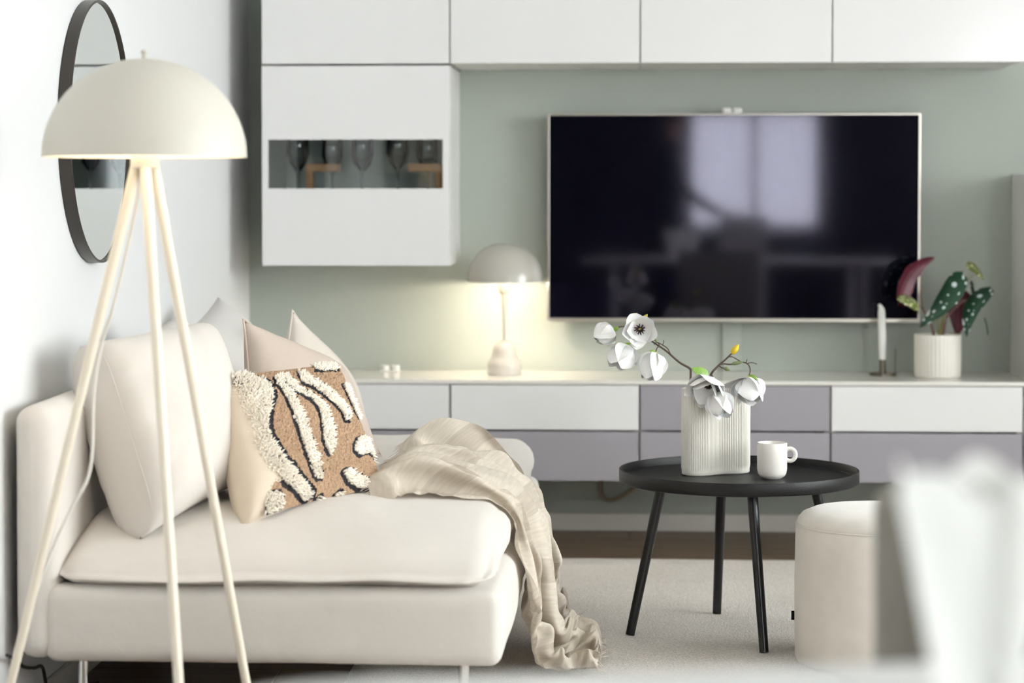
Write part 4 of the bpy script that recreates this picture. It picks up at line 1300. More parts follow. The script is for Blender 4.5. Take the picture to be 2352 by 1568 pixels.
    -3,4,0,0,0,0,0,0,-2,0,2,0,-1,0,0,-6,4,-3,-5,7,0,1,2,2,0,-4,1,-2,-6,10,-3,-8,3,2,0,-3,4,5,-20,-5,0,11,10,2,2,-1,-2,0,1,-1,4,1,1,-3,-2,1,0,2,0,-4,0,4,2,-1,-1,-2,2,1,0,0,-1,-13,14,0,0,1,0,-2,-3,1,0,1,0,
    1,0,-2,3,-5,-4,-4,11,-3,-2,-2,3,2,-2,-3,2,-4,-13,0,2,-4,14,-3,2,-5,3,-3,3,4,1,1,1,-1,-3,0,0,-1,2,-8,8,-1,2,2,-7,7,0,0,-1,1,0,1,-3,3,1,-3,2,-1,-1,-2,-4,4,2,0,0,1,-2,-5,1,1,-1,-2,-1,5,-1,-1,-3,-2,-7,-5,
    -5,3,-3,-3,14,0,-1,-3,2,0,-3,4,1,2,0,-3,-2,1,2,-6,5,0,-1,0,2,2,1,-9,8,1,2,1,-1,0,-4,4,-1,2,-1,-1,-5,0,-1,-2,0,1,7,-3,-1,-1,4,-1,-8,-2,6,0,0,-1,-3,-4,-2,-8,0,2,-1,-8,14,-1,0,-1,0,0,0,-6,2,6,0,-6,4,1,2,
    -6,0,3,1,1,-2,0,-4,-2,8,3,2,0,0,-19,14,-3,5,4,-2,-1,-1,-1,-1,0,2,1,-3,3,-4,4,-7,0,1,-3,4,-5,-2,3,0,-5,1,-9,2,2,2,3,16,-1,0,0,-4,-1,-3,4,0,2,-4,0,3,-1,-1,-1,-5,2,0,-5,1,5,-5,7,3,2,1,3,-6,6,-3,3,-8,-2,
    4,2,-3,2,2,-4,5,-1,0,0,4,-13,4,-6,0,3,-2,0,3,3,-1,1,-10,-4,7,1,1,-1,17,-2,1,-3,-3,1,3,-1,1,-1,-7,2,2,1,2,-2,-15,6,-7,10,3,-9,1,11,-2,5,4,-1,1,0,-7,-7,-1,-4,6,4,-2,8,2,-4,2,3,-2,1,-3,-4,-3,-1,-13,14,
    -3,0,3,1,2,1,-10,-6,10,0,-3,1,-3,18,0,-2,-2,0,-3,-5,7,-11,10,-3,1,8,-8,8,-12,0,-5,-2,7,-1,2,9,2,2,-1,1,2,1,-27,-2,9,5,-4,0,14,-7,9,2,-2,0,-1,-5,-4,-3,-4,4,-1,-6,4,-8,17,-1,2,0,-5,-2,1,-3,-2,4,3,22,26,
    32,28,21,22,20,18,16,13,15,14,22,6,16,11,22,19,26,18,21,24,21,22,24,23,25,12,26,19,18,17,20,20,22,21,22,23,21,24,21,22,19,20,21,17,17,18,16,17,23,17,20,22,21,21,24,22,22,23,22,1,-5,6,0,-4,4,-1,1,-1,1,
    0,0,0,0,0,0,11,-11,-1,-4,3,0,-1,1,0,-2,0,-2,2,-1,0,1,0,0,0,-1,1,-1,0,1,-1,0,-1,2,0,-1,1,0,-3,1,0,-2,3,1,-3,1,2,-2,0,0,1,-1,-4,-3,19,-13,13,8,-16,-3,-3,4,7,-4,-1,-5,7,-8,-4,13,10,-3,-6,-6,0,-5,8,3,-2,
    -5,4,-11,-5,2,4,11,1,-4,-5,-13,-1,10,-2,8,2,-4,-1,-1,13,-12,-2,4,0,0,9,-9,8,0,0,-3,-8,8,9,-10,4,5,-12,22,13,-21,-8,1,-5,-6,15,11,-3,-11,3,-4,-6,13,-14,-3,5,10,-5,4,-17,8,-8,11,-3,7,-12,3,15,0,-1,-1,
    -5,7,-38,5,20,2,6,3,-6,15,-20,-4,-6,6,16,-4,8,2,-17,-13,-3,2,12,18,-9,5,18,-6,3,6,-2,-20,4,3,-3,-6,-2,12,11,3,-7,10,-2,-15,6,7,-10,-1,-1,2,-1,-14,10,-9,0,-10,17,5,8,3,-8,-2,5,-1,2,-38,11,12,0,-9,12,
    -1,-23,18,9,-11,7,21,-35,3,12,6,-14,0,14,-2,-6,6,-6,16,-1,7,-6,-10,3,-1,2,-2,-3,-3,12,15,-11,1,2,-6,10,-9,5,-6,-4,-1,7,-9,-7,4,1,0,6,12,3,-7,-2,-1,-1,-1,13,-26,-11,10,-2,11,2,-27,9,7,9,-4,-2,7,6,-6,
    -10,-15,12,5,6,2,-5,2,-9,4,9,7,-4,-6,4,-7,5,5,-4,-5,-8,29,2,-10,-1,7,-3,-13,5,5,2,-25,6,16,-2,-4,-5,13,3,-7,4,-1,-4,2,-1,-2,13,-12,-20,3,14,-1,-10,-16,20,9,-14,10,-14,11,16,-18,7,-17,-3,18,5,-5,-3,3,
    15,-4,-4,2,-4,-3,-5,10,-2,1,-2,-4,-7,-6,36,1,1,1,-12,-9,5,0,6,-10,-19,3,18,-6,11,-1,-14,-2,4,9,-1,2,-4,5,5,-5,-15,-2,1,-3,-10,9,23,-10,6,-10,-4,-11,26,6,-26,25,-7,4,3,-16,2,3,17,-7,-5,-2,2,-3,-2,1,1,
    -1,1,-2,-4,-4,8,23,1,-5,-19,11,1,0,1,6,-23,-7,4,17,1,-2,-21,3,5,10,-2,2,3,0,5,-4,-14,-1,2,-7,-10,31,-4,-5,14,-5,-12,-8,6,24,-6,-2,5,-3,3,-23,13,1,10,2,-5,-4,2,-3,0,-1,-1,-1,0,3,-4,2,-9,11,-2,1,-6,5,
    15,7,-12,10,-14,-12,6,9,2,-5,-15,0,4,10,8,-2,1,-5,4,3,-18,-3,-5,6,11,-4,3,-5,-3,11,4,-11,-5,17,6,-6,5,2,-12,-9,20,-11,7,-1,-1,-1,0,-3,2,-3,6,-7,-2,6,1,-1,-10,1,12,-6,-6,15,8,3,6,-9,-7,-12,6,2,-1,-2,
    -7,-1,1,5,14,-12,2,5,-2,7,-12,-9,3,2,11,-8,2,2,-9,0,13,-5,-4,-6,15,0,8,2,-27,16,7,-17,7,1,0,-4,1,-3,-3,0,4,3,-5,5,0,-3,-4,-3,0,-10,11,21,-1,-2,1,-2,-7,-3,2,0,3,-9,-3,3,0,-1,12,-1,-4,5,-7,5,-4,-6,2,-2,
    -7,8,4,9,10,-5,-7,-9,-2,6,9,9,-3,-6,-28,24,-4,-15,6,2,0,-1,-2,-6,2,0,-1,7,-2,-1,-4,-3,0,-2,-3,-7,21,10,2,-3,-2,0,-4,-7,-2,-5,-6,4,6,6,-3,-5,-2,26,-3,-4,-10,1,1,-2,2,4,-6,-8,8,12,-1,5,-8,-12,-5,10,9,
    14,-7,-13,-12,11,-5,-10,8,-1,1,2,-8,-4,9,3,-6,2,1,-3,-5,-3,0,1,-6,12,8,3,2,1,0,2,-3,-15,-8,-7,-6,6,28,-7,-5,-3,-1,4,7,0,-5,3,0,0,-2,-6,14,-23,13,20,-6,2,-9,3,-16,-6,16,1,7,-14,-4,6,-3,-8,8,-1,2,0,-8,
    -1,7,8,0,-10,2,-3,-2,-3,0,0,5,3,6,0,4,6,2,-8,5,-17,-15,5,-6,0,22,-7,-4,-2,5,0,3,1,6,-1,-3,-4,-3,-1,2,-6,12,4,9,-8,6,-1,-1,-18,6,0,-3,-4,-2,5,-1,-4,10,-1,0,-3,-5,1,5,11,0,-2,-14,-1,3,1,-4,2,5,5,1,0,4,
    4,2,3,-2,-11,-22,3,7,2,-1,0,-4,-1,8,2,3,-7,10,2,-4,-10,2,0,-1,0,4,4,-9,13,6,2,-3,-14,2,-13,8,-13,8,5,-2,0,15,0,-6,-4,-3,1,2,-2,11,4,-5,-1,1,-1,-4,1,2,5,1,4,1,0,1,2,-4,-3,-20,-1,9,-1,-1,2,-3,-6,9,8,-6,
    5,-6,12,-3,-20,-4,11,-4,12,-4,-5,8,3,10,4,-42,25,0,8,-13,-14,14,3,-7,1,21,-6,-3,-8,-2,2,1,-6,-4,4,15,2,2,0,-7,2,-2,5,4,3,1,0,-1,-2,-4,-2,-12,0,3,3,3,-2,-1,-1,-2,-4,5,1,-1,16,-3,-24,-1,5,-5,21,-8,3,1,
    2,1,4,-20,9,-8,6,-4,-10,20,-3,-12,-1,26,-4,-11,-6,-1,0,-2,0,-2,0,12,2,4,0,-4,-1,-4,5,6,3,0,1,-2,1,-5,-3,-8,2,1,5,-2,5,-11,13,-10,-1,-3,0,12,4,5,-30,0,-5,2,9,0,-1,9,0,2,-8,-5,6,-3,-25,1,15,22,-7,-15,
    -5,7,-1,2,-6,-1,4,-2,4,7,8,-14,-1,6,-17,16,-4,1,0,0,4,3,2,4,3,-2,-3,-11,-3,1,0,6,1,14,-8,-3,1,-6,-4,-5,12,5,-4,-26,15,4,3,-4,2,6,-1,0,-14,0,-2,-17,15,-12,16,10,-6,-14,-6,6,8,2,-1,-21,10,5,3,4,1,-3,
    -11,-4,-6,19,-4,-1,5,-3,-5,4,8,3,5,4,-2,-10,-12,4,-1,4,8,9,-13,5,-9,2,-1,-6,3,2,-2,0,0,1,5,0,4,1,-5,-3,-14,7,-15,2,2,7,5,1,-4,-14,-4,14,1,0,-13,-14,17,11,3,-5,-6,1,-6,-20,15,14,6,-1,-4,-9,-5,6,4,2,8,
    13,-2,-8,-21,2,5,3,8,2,-6,3,-11,5,-13,9,-1,-6,1,11,-2,3,4,7,-7,-3,0,-6,-6,8,0,-13,-1,9,6,-5,-5,-13,-3,9,-1,3,-19,1,20,4,-5,-7,1,9,-13,8,3,-2,-6,6,1,-5,-7,2,-1,2,6,11,-1,-2,-15,4,-1,1,0,2,-5,-4,2,-9,
    18,2,-12,-8,10,13,-6,4,7,2,-4,-6,0,-7,-5,12,-6,-3,0,4,1,0,-6,-8,2,1,4,-3,-6,3,12,1,-1,-2,-2,5,-9,11,6,0,-6,-5,-5,0,-1,-1,0,2,-1,-1,3,0,0,1,-2,-3,-4,0,-4,7,-7,10,5,0,-18,-5,25,3,-7,2,7,2,-2,-3,-3,-15,
    0,20,-5,0,-2,-2,1,-2,-4,1,5,0,-2,2,1,-1,9,-9,-2,15,-1,-3,-3,5,5,2,-16,-5,13,-1,1,-4,-1,-2,-3,-7,3,2,8,2,2,-7,-7,-2,0,2,6,2,-2,-1,-14,0,27,5,-9,-5,3,6,0,-1,-2,-18,-9,18,9,8,-14,3,4,-3,-10,0,6,-6,1,2,9,
    -3,3,-3,-4,2,5,-11,10,0,6,0,0,1,-3,-1,8,-4,-6,-7,-3,-9,2,4,16,-3,-7,-2,0,-8,2,1,7,2,-2,-1,-10,5,19,0,3,-13,-4,1,3,3,-11,0,-4,12,-6,5,16,-11,1,-1,-8,1,3,-10,0,-1,17,-1,-2,-4,1,-6,-3,-1,13,-1,2,0,12,-3,
    -7,4,7,-4,-9,-9,-2,-5,-1,6,18,-9,-3,0,-3,-15,11,-2,4,-1,3,0,-6,9,8,-3,-6,0,-9,-3,5,2,-3,-1,6,9,-1,-2,2,6,-3,-6,-5,4,0,-6,-4,2,8,4,1,-4,0,-4,-3,6,2,0,2,-4,-1,6,2,9,0,-7,-5,-2,-8,-2,-4,7,8,2,2,-14,2,-7,
    10,-8,8,-4,0,0,-5,11,7,-7,-11,5,0,-13,5,3,2,-6,15,0,2,0,-1,2,4,3,-15,4,2,-1,-5,1,2,9,3,-4,-2,0,0,-5,4,3,1,-3,1,8,-19,20,0,-7,-3,0,-4,-3,-2,7,6,-6,2,1,-10,1,7,-6,-4,2,1,-6,-2,16,7,-17,-2,6,3,-12,-1,2,
    0,2,18,-7,1,0,-3,5,4,-4,-19,8,5,-3,3,1,-8,17,-1,-5,-2,3,-3,-1,3,6,0,-2,-2,-11,9,10,0,-9,-3,1,-1,-2,-1,6,-1,-4,1,1,-6,4,4,1,-7,-3,-4,-3,3,13,5,-20,5,5,4,-6,-3,-2,-2,3,6,7,-1,1,-10,2,9,-8,-14,2,7,-3,7,
    -2,-10,19,-5,0,-2,3,-5,-7,10,2,3,-2,-1,1,1,4,-3,-7,-4,2,-3,-1,-1,10,5,-9,-5,6,1,6,3,0,-9,-8,4,0,-1,5,6,-7,-6,8,4,-4,-2,1,-6,-1,-4,10,4,-2,0,-11,9,-9,-10,-9,18,2,-2,-1,4,4,-3,4,1,-1,-11,-6,7,7,0,-2,3,
    3,-1,3,-11,0,-4,1,-6,-1,2,19,-1,-4,-5,3,12,8,0,-12,-21,1,3,14,2,-6,-14,6,9,-2,5,1,-3,2,-1,4,-17,1,0,5,2,-11,5,1,-11,-5,-1,7,-5,-2,3,1,0,2,5,-5,-12,0,0,14,-7,0,-1,6,1,-1,-6,-6,-1,1,-12,2,9,21,-9,8,-1,
    7,4,9,-13,-22,-10,0,0,16,16,-12,-15,15,5,-2,-6,3,1,-2,6,-6,-15,0,-3,0,10,-3,-6,13,-7,2,8,15,-14,-1,2,0,2,2,7,-11,-6,1,0,-4,3,3,4,-5,4,-4,-6,-3,3,-1,-12,3,15,19,-8,-2,18,2,2,-1,-17,-26,6,3,-3,3,26,-13,
    -4,13,-5,2,-19,10,2,-5,1,-2,-5,-1,-1,0,3,6,-10,14,-1,9,-13,11,-5,-4,0,-2,3,4,4,-9,2,5,-1,-9,8,3,-12,-5,6,-9,-1,-1,2,-1,-5,3,19,6,-6,2,-2,12,2,-4,-21,-9,12,-5,-2,-1,26,-12,-5,-2,0,10,2,8,-10,-10,0,0,
    -2,-5,-2,7,0,9,-4,2,2,-2,7,12,-5,3,-4,-4,3,5,1,-6,7,7,-4,0,1,-6,-1,-21,9,-9,0,1,1,3,0,3,14,-3,-2,0,4,3,2,-6,-16,-2,0,5,-4,-2,22,1,-12,0,15,-6,21,-10,-22,-4,2,-3,2,-5,1,-2,1,17,1,-8,0,0,3,10,-2,1,7,-9,
    2,3,-4,0,11,7,-10,21,-6,-14,-1,-18,-8,-1,0,1,-1,6,7,-1,7,1,-7,1,6,-2,2,-5,-8,-1,-3,4,-1,-3,12,12,-9,-8,10,21,2,-22,-15,-3,1,-4,7,-1,7,-8,1,4,13,-15,-2,8,5,9,-1,-3,-10,19,0,4,-8,9,4,5,-2,5,-6,-5,-2,
    -11,-20,3,0,1,-3,6,11,0,0,-6,5,2,-5,3,3,-7,-2,6,-3,1,1,-2,4,10,-3,6,6,4,-19,-23,8,0,-2,-8,17,1,1,5,-7,2,6,-13,-2,-5,11,6,7,-8,12,-3,2,0,-16,12,11,0,4,-1,-7,-15,10,1,-25,-1,2,0,1,2,7,2,4,2,1,-1,-4,2,0,
    -10,-4,11,0,0,0,3,-1,5,-7,2,10,-2,-30,8,0,3,-3,-4,20,0,-7,0,6,-12,6,-1,-2,2,3,0,11,2,-13,12,6,-12,8,-4,5,4,-4,1,-25,14,3,6,-18,-1,-1,-1,2,1,-3,12,13,-10,-8,-2,13,2,-18,0,-1,10,11,-6,7,0,-8,2,-3,1,3,
    -13,-6,1,-3,4,0,4,12,-6,8,-8,-3,-8,-4,13,0,2,5,18,-5,4,6,-12,-1,13,-21,3,4,4,-10,2,10,-2,-6,-6,-1,2,-2,-6,2,2,-10,21,3,-9,-3,7,-2,1,1,-8,21,-11,-4,-6,12,9,-17,5,1,0,-1,-12,2,-3,-6,-2,0,13,7,5,-13,-11,
    2,1,1,9,4,-2,0,21,-9,-2,16,-3,-4,-4,-8,-1,3,2,-10,2,12,0,-7,-14,8,1,-3,-6,2,1,0,15,-8,-1,8,0,-8,-6,8,3,-1,-1,-1,16,-5,-14,-3,-1,6,3,-6,14,-3,-4,1,-13,22,-11,-9,5,-10,-2,1,4,4,-2,4,1,-1,15,2,-7,2,7,-5,
    -5,3,-4,1,2,-6,-3,11,2,-7,-9,3,0,-4,-2,1,-5,2,16,6,-3,-1,-7,-4,-6,0,8,-9,11,8,4,9,-16,-21,7,3,2,-8,13,15,-15,9,7,-8,5,-34,8,2,-2,1,8,8,-15,2,6,-1,10,-1,5,-10,-1,-4,1,11,3,1,-2,-3,4,0,0,-5,-7,-3,-1,-2,
    6,-10,1,11,2,7,4,-2,1,-6,-4,-9,1,-6,12,3,3,7,7,-12,-18,3,-1,-5,4,17,-2,-9,1,0,18,-23,-9,5,3,-1,9,7,-22,4,10,0,16,-4,0,0,-7,-3,2,7,0,-3,5,1,6,-6,0,-6,-8,-1,-2,0,4,-10,-4,25,-5,1,1,5,0,4,-3,-5,-25,12,
    11,-2,-2,7,0,-22,-3,9,0,-4,4,5,15,-5,-4,-7,12,-5,-20,3,6,2,7,-2,-16,7,10,3,17,0,-8,6,-4,5,-14,4,1,3,3,1,-5,6,-5,-8,-1,-1,-1,0,2,8,-33,11,16,4,-2,0,6,8,-9,-14,-17,25,0,4,-6,6,-3,-16,-2,4,3,-1,-3,8,-4,
    13,5,-11,5,1,-9,4,2,-6,0,-5,15,-5,2,2,22,2,-4,3,10,-5,-14,-5,0,5,-6,0,-2,-2,-4,-7,6,3,1,-2,-2,12,18,-14,-11,3,7,-5,-3,-1,1,-18,21,2,-5,-2,2,-1,-1,-9,4,1,2,-2,-2,-14,9,6,-6,19,-7,1,0,1,1,-4,-7,-6,25,
    -4,-8,1,12,14,-1,2,7,-16,-4,-11,1,6,-6,6,-6,-6,5,-6,4,2,6,-9,-4,-11,16,25,-5,-8,0,0,2,-18,-4,7,14,-7,-3,-3,6,-4,5,6,-4,1,1,-1,-1,7,-16,2,3,-8,2,8,-1,-1,-2,6,-4,-7,14,-4,-2,0,11,11,7,-6,-3,-22,0,12,-1,
    1,-17,19,-10,-7,2,1,-1,10,-5,7,5,-19,-17,17,17,0,-3,0,-8,-7,5,19,-25,11,3,-2,-4,-4,11,13,0,2,-1,0,0,-5,-5,5,-3,-23,19,1,-5,-3,-2,0,1,2,4,-2,-1,-3,12,0,14,-2,-51,21,16,-7,2,8,-4,10,-13,-11,1,-2,5,14,5,
    -4,0,12,-20,-19,10,5,9,2,-8,14,-16,-10,18,-10,-2,2,0,-10,11,21,4,1,-1,0,-1,-10,-3,-16,1,23,-8,3,-7,-4,8,-5,-3,-5,4,2,-6,-18,13,-5,8,-31,11,16,-7,-5,5,5,19,-2,-14,-6,-15,3,12,10,-14,-6,-2,13,17,-4,-4,
    -5,-5,-8,9,-15,10,4,6,-3,5,-4,-19,-3,-1,31,2,2,0,5,-4,-17,2,-21,3,9,0,20,1,-14,-2,2,-1,-13,3,9,2,8,10,3,-15,10,-3,8,0,7,-5,-10,11,15,-14,-1,-1,-15,27,-15,-16,13,3,4,6,7,-5,-3,-3,-5,-7,8,3,2,-2,19,-3,
    -2,-7,-36,-1,19,16,-1,-2,10,-10,-15,-14,1,-2,11,22,8,-12,-1,-7,-2,-3,3,-18,27,-16,-17,20,-20,9,8,-16,-3,12,0,-11,5,14,0,7,-8,0,2,-3,17,-7,-5,-1,-1,7,0,5,-4,-4,5,2,-3,-16,13,-1,-1,9,0,2,-16,-25,1,24,
    -4,2,8,-23,-30,21,22,3,-8,-3,19,2,0,3,-12,-15,2,19,3,3,-3,13,5,-6,-1,-4,-16,-4,0,25,-1,-5,6,6,9,0,4,-3,6,-5,-5,0,0,5,-15,3,7,-2,5,4,-11,2,-9,16,3,-3,4,-1,-6,-19,0,10,3,-20,8,-2,10,2,-6,-8,16,-19,-1,
    21,11,-5,0,-20,-20,13,26,4,-4,18,3,-3,-8,1,-6,5,-2,-4,2,-7,10,9,-1,11,8,-6,-8,8,-1,-1,-8,-22,31,-9,1,2,1,5,3,-10,-3,1,1,3,0,5,-1,-12,2,0,3,-16,-13,27,11,2,-7,7,-16,19,-9,11,0,-6,-2,-7,-34,-10,40,12,
    -8,-1,5,11,-10,3,0,-8,-8,6,-17,16,4,6,6,4,9,7,-4,-4,2,-7,-21,19,-1,-5,0,3,-4,-3,21,-2,-5,0,0,-1,1,4,-1,-10,-1,1,3,10,-33,11,25,-5,2,-1,2,-18,19,3,-5,3,-2,-2,-8,-33,-4,21,22,7,2,5,-13,13,-24,-7,11,-6,
    1,10,-2,3,4,8,10,9,-22,10,-12,7,10,-8,-5,6,-10,-3,5,3,3,12,-13,-4,1,1,1,9,0,-7,-3,-12,2,14,-5,-28,40,-1,4,-2,-1,-10,3,5,0,3,5,-1,1,-24,-14,-11,14,3,7,-5,-15,13,-4,-5,8,3,0,-8,2,-1,1,10,15,-4,-18,-9,6,
    11,5,2,-5,-13,-1,6,-1,-3,3,15,-4,-6,2,1,0,-10,16,-4,0,-7,-8,4,16,-29,-2,35,-5,-17,10,6,-10,4,8,3,5,3,-1,-4,-29,3,-5,12,2,-12,-4,-17,24,10,-7,-4,12,-5,-7,-9,-5,5,12,12,-1,-1,2,-14,0,19,-11,-6,6,0,-5,
    -8,-11,12,11,-1,-3,-8,1,13,2,-4,-2,1,4,-21,15,1,-24,0,8,8,-15,22,3,-4,2,6,4,7,0,2,4,-9,-13,21,0,-20,3,7,-6,3,-9,-1,14,3,-14,-5,1,-15,27,-4,10,-5,3,-13,9,2,-2,4,-3,-5,-8,-9,-1,7,17,-2,8,-6,-3,-1,4,1,
    -4,-1,1,1,-1,10,-19,-5,-11,8,-3,15,11,-8,6,-2,9,8,1,1,2,1,-7,24,-6,-17,-2,-9,20,-8,11,0,-10,12,-10,-10,-3,-8,11,23,2,-4,-6,11,-14,-12,-7,25,-1,1,-4,-5,-8,7,11,-8,4,1,-2,7,-6,3,-5,2,-8,13,0,5,-6,-5,-5,
    4,2,0,8,-2,-11,6,1,1,1,17,1,-1,1,27,-22,11,-1,-9,14,5,-9,-8,-6,1,4,-14,-4,5,-17,39,5,-4,4,-6,1,-23,20,-4,-26,0,20,11,-7,-8,10,10,-24,8,4,2,-2,11,-23,17,1,2,3,3,-3,-5,5,-5,6,-3,4,1,-8,-6,1,6,15,1,1,1,
    -2,26,-1,-7,3,-3,-8,-3,3,-1,-1,-9,10,-17,-3,17,-16,-2,18,6,-13,8,10,-8,9,-9,-13,-17,17,12,7,-9,-9,10,-4,-8,10,-4,-6,21,-10,2,4,-1,0,9,-1,-10,8,0,2,-1,-7,6,4,-6,-6,8,12,1,0,1,1,-23,29,12,-10,10,-29,10,
    3,7,5,-9,-2,-12,3,10,-7,-11,27,-8,-7,5,14,-7,3,-13,7,4,-8,5,1,2,0,-20,10,7,-8,3,9,-15,14,-3,3,0,-2,9,6,-2,-2,1,3,-2,-5,0,4,2,0,9,0,-7,-10,14,1,8,-11,12,2,-14,1,-4,3,6,4,0,2,5,5,0,-16,-13,0,3,20,-3,0,
    4,-5,-8,7,8,1,-8,-8,6,-12,14,-19,0,-3,-3,21,15,-4,-9,1,2,-4,10,-20,19,6,2,-4,4,3,-6,6,3,7,-2,-8,-3,0,3,6,-1,7,0,-4,-7,7,-14,5,11,4,-2,4,10,3,-1,-7,-24,0,12,-3,6,-9,13,-3,-16,18,4,-7,0,-6,3,-2,5,-5,-8,
    -3,5,4,21,-5,-2,-7,5,0,3,5,-12,-1,5,9,-1,10,-4,0,4,6,-2,-4,-6,1,-8,12,-7,10,-4,-2,-11,11,16,-19,9,1,-3,12,11,-1,-1,-5,-27,-1,3,4,3,-5,16,-9,-8,11,1,-2,11,-26,9,6,3,-5,-4,9,-15,1,3,17,4,-1,4,0,-7,8,2,
    1,-14,6,12,-15,16,-5,1,6,0,-6,-1,2,-5,-1,5,0,-6,-7,-2,-6,2,7,0,7,-1,5,17,0,-1,-2,-24,-8,3,0,2,6,14,-8,0,3,-7,3,-6,0,-3,9,-1,16,-8,0,-3,-14,-5,23,5,3,-2,-1,-20,32,-5,-5,-3,-5,-3,16,2,-1,2,-9,-1,3,8,-1,
    -8,-7,6,-4,-1,6,-5,-15,-6,13,3,5,1,-1,16,1,-4,4,-2,-30,5,1,0,6,1,-11,10,0,3,-3,-3,2,-9,8,4,6,9,-3,-18,0,14,2,5,6,-20,1,14,-12,3,6,15,-12,-3,8,-4,3,4,-16,5,10,4,-1,-2,-17,7,-3,1,7,-2,-17,1,0,2,12,5,-9,
    -7,2,7,15,1,-29,-2,0,-1,10,-15,-6,25,-13,7,-3,-7,42,-15,-14,-9,-2,13,7,-15,4,13,-2,-1,-2,15,-20,-10,18,5,-10,6,-7,12,5,1,-5,-16,15,-1,9,4,-1,-1,0,2,1,5,7,3,-12,-7,4,1,4,15,-12,-17,-4,7,21,1,-12,-8,-4,
    -2,-2,-16,9,10,5,-4,2,21,-35,18,0,13,-7,-6,3,12,4,-4,-4,-2,-5,-8,12,-3,5,-1,-8,-3,23,-1,3,-15,2,-7,-12,20,1,12,-5,0,5,1,-8,11,1,-4,-1,5,0,4,2,7,6,-10,-13,-2,9,-10,17,-1,-17,-6,-6,-8,13,7,0,-9,2,1,-9,
    2,12,-1,14,-5,-3,24,-12,0,-1,0,4,1,-3,2,-6,5,-2,-14,10,5,-6,11,-8,-19,12,-11,19,8,2,1,2,-14,3,2,4,-2,10,7,-2,-3,-7,8,-11,25,-16,-10,-1,5,25,-11,-15,-15,-2,-2,10,2,12,-16,0,5,-2,-6,5,-1,-1,7,5,8,12,-7,
    4,1,-4,1,6,5,-5,-12,12,-17,9,-1,-8,-5,3,4,7,-7,-8,14,11,4,0,827,28,19,20,23,17,11,3,-2,-7,-12,-18,-21,-16,-17,-1,14,15,24,27,24,15,1,-16,-29,-30,-23,-13,2,11,22,23,19,11,5,-2,-5,-7,-11,-17,-20,-19,
    -11,2,13,20,22,14,3,-10,-19,-23,-20,-13,9,17,23,24,23,18,13,5,7,8,-2,5,1,0,-1,0,-2,1,1,-1,-2,-2,2,-2,-8,4,2,2,3,4,3,3,1,-1,-4,-3,-3,-5,1,4,4,3,3,2,-1,-2,-2,-3,-4,-3,-1,-3,-1,1,3,3,2,-2,-5,-7,-6,-2,-1,
    7,5,7,4,4,6,6,30,-7,-9,8,-3,-3,8,1,-2,4,-5,0,-5,-4,-3,5,2,-5,-6,4,5,5,1,-2,8,-2,-2,-1,-4,2,-2,3,7,-2,-3,-2,10,-10,2,3,-5,-3,-1,-3,-2,1,-4,9,6,-4,-5,-8,-2,-1,-13,6,8,7,7,2,1,15,28,-15,-8,2,-7,11,13,6,
    -12,0,9,-15,3,-4,-1,-4,2,-8,11,3,0,-8,10,-2,-8,12,1,7,-1,0,1,4,-3,-27,17,-9,10,3,-17,3,15,-2,-2,-2,-2,-19,12,2,12,4,-11,0,-6,-12,2,5,1,5,8,-17,17,11,-13,-2,11,-4,8,17,3,0,1,-15,14,-2,-13,1,-1,-8,-2,
    15,0,-3,6,-10,-8,13,0,-1,2,1,15,-4,5,0,-44,27,1,-2,-5,18,0,-27,2,11,2,-2,-8,6,7,-2,-6,23,9,-14,-12,13,-4,-18,2,2,-9,1,17,-1,2,-1,-7,-10,19,6,-4,5,1,-4,3,5,1,-2,2,-7,-4,4,-7,6,-4,7,-22,0,16,-5,0,16,-7,
    11,-2,-13,-10,11,-1,0,-4,10,-2,0,-25,5,-2,5,-2,17,10,-7,-19,9,34,7,-13,-18,7,-5,-7,-1,-22,16,9,1,11,-8,-10,1,7,0,-12,6,8,1,2,5,-2,12,-4,5,-14,-11,10,5,-7,-6,6,-21,5,15,-2,-6,-2,-3,11,-7,0,3,0,3,-10,9,
    6,3,-18,-10,5,-2,12,12,7,-3,-23,-14,12,47,0,-7,-11,-7,-2,-13,-9,17,3,-2,7,-11,6,-10,3,-2,4,-14,14,3,-3,9,0,0,11,-3,-2,-12,6,2,-4,-14,7,1,-19,0,16,-14,1,2,7,0,2,-3,0,2,-5,-4,16,0,-3,-11,0,10,9,7,-14,4,
    3,-17,-10,10,46,-9,-5,-9,-14,-12,6,18,-5,-8,-8,19,-3,-14,-2,-1,3,-14,4,8,-5,10,5,-3,0,10,-2,-8,-1,-2,4,-10,-4,4,4,-18,2,9,-1,-1,1,3,2,-8,2,12,0,-12,5,3,2,-1,6,4,6,-9,-5,-1,12,-7,-18,-7,29,16,-14,0,
    -20,-2,14,10,-12,-6,-10,2,10,-9,-1,-3,1,-11,-1,10,2,0,0,15,-17,5,-1,8,0,1,-13,8,-15,3,11,-9,-11,6,5,4,-7,3,3,-4,0,16,1,-11,-5,0,10,10,10,-13,0,6,-17,-8,8,3,-2,-13,6,20,0,-16,-4,-4,24,-1,-15,-1,15,-15,
    -18,12,-4,-2,1,-6,-7,13,-2,0,0,5,-8,-5,13,4,4,-6,-17,10,9,-7,3,-3,10,-9,-1,5,-9,0,2,-2,-2,0,11,-3,-7,2,15,2,-6,13,-7,0,-13,9,-17,1,6,-5,-3,11,-2,-3,17,-5,8,-10,-10,2,-6,-5,11,-5,-5,-2,1,-1,-6,-4,6,-1,
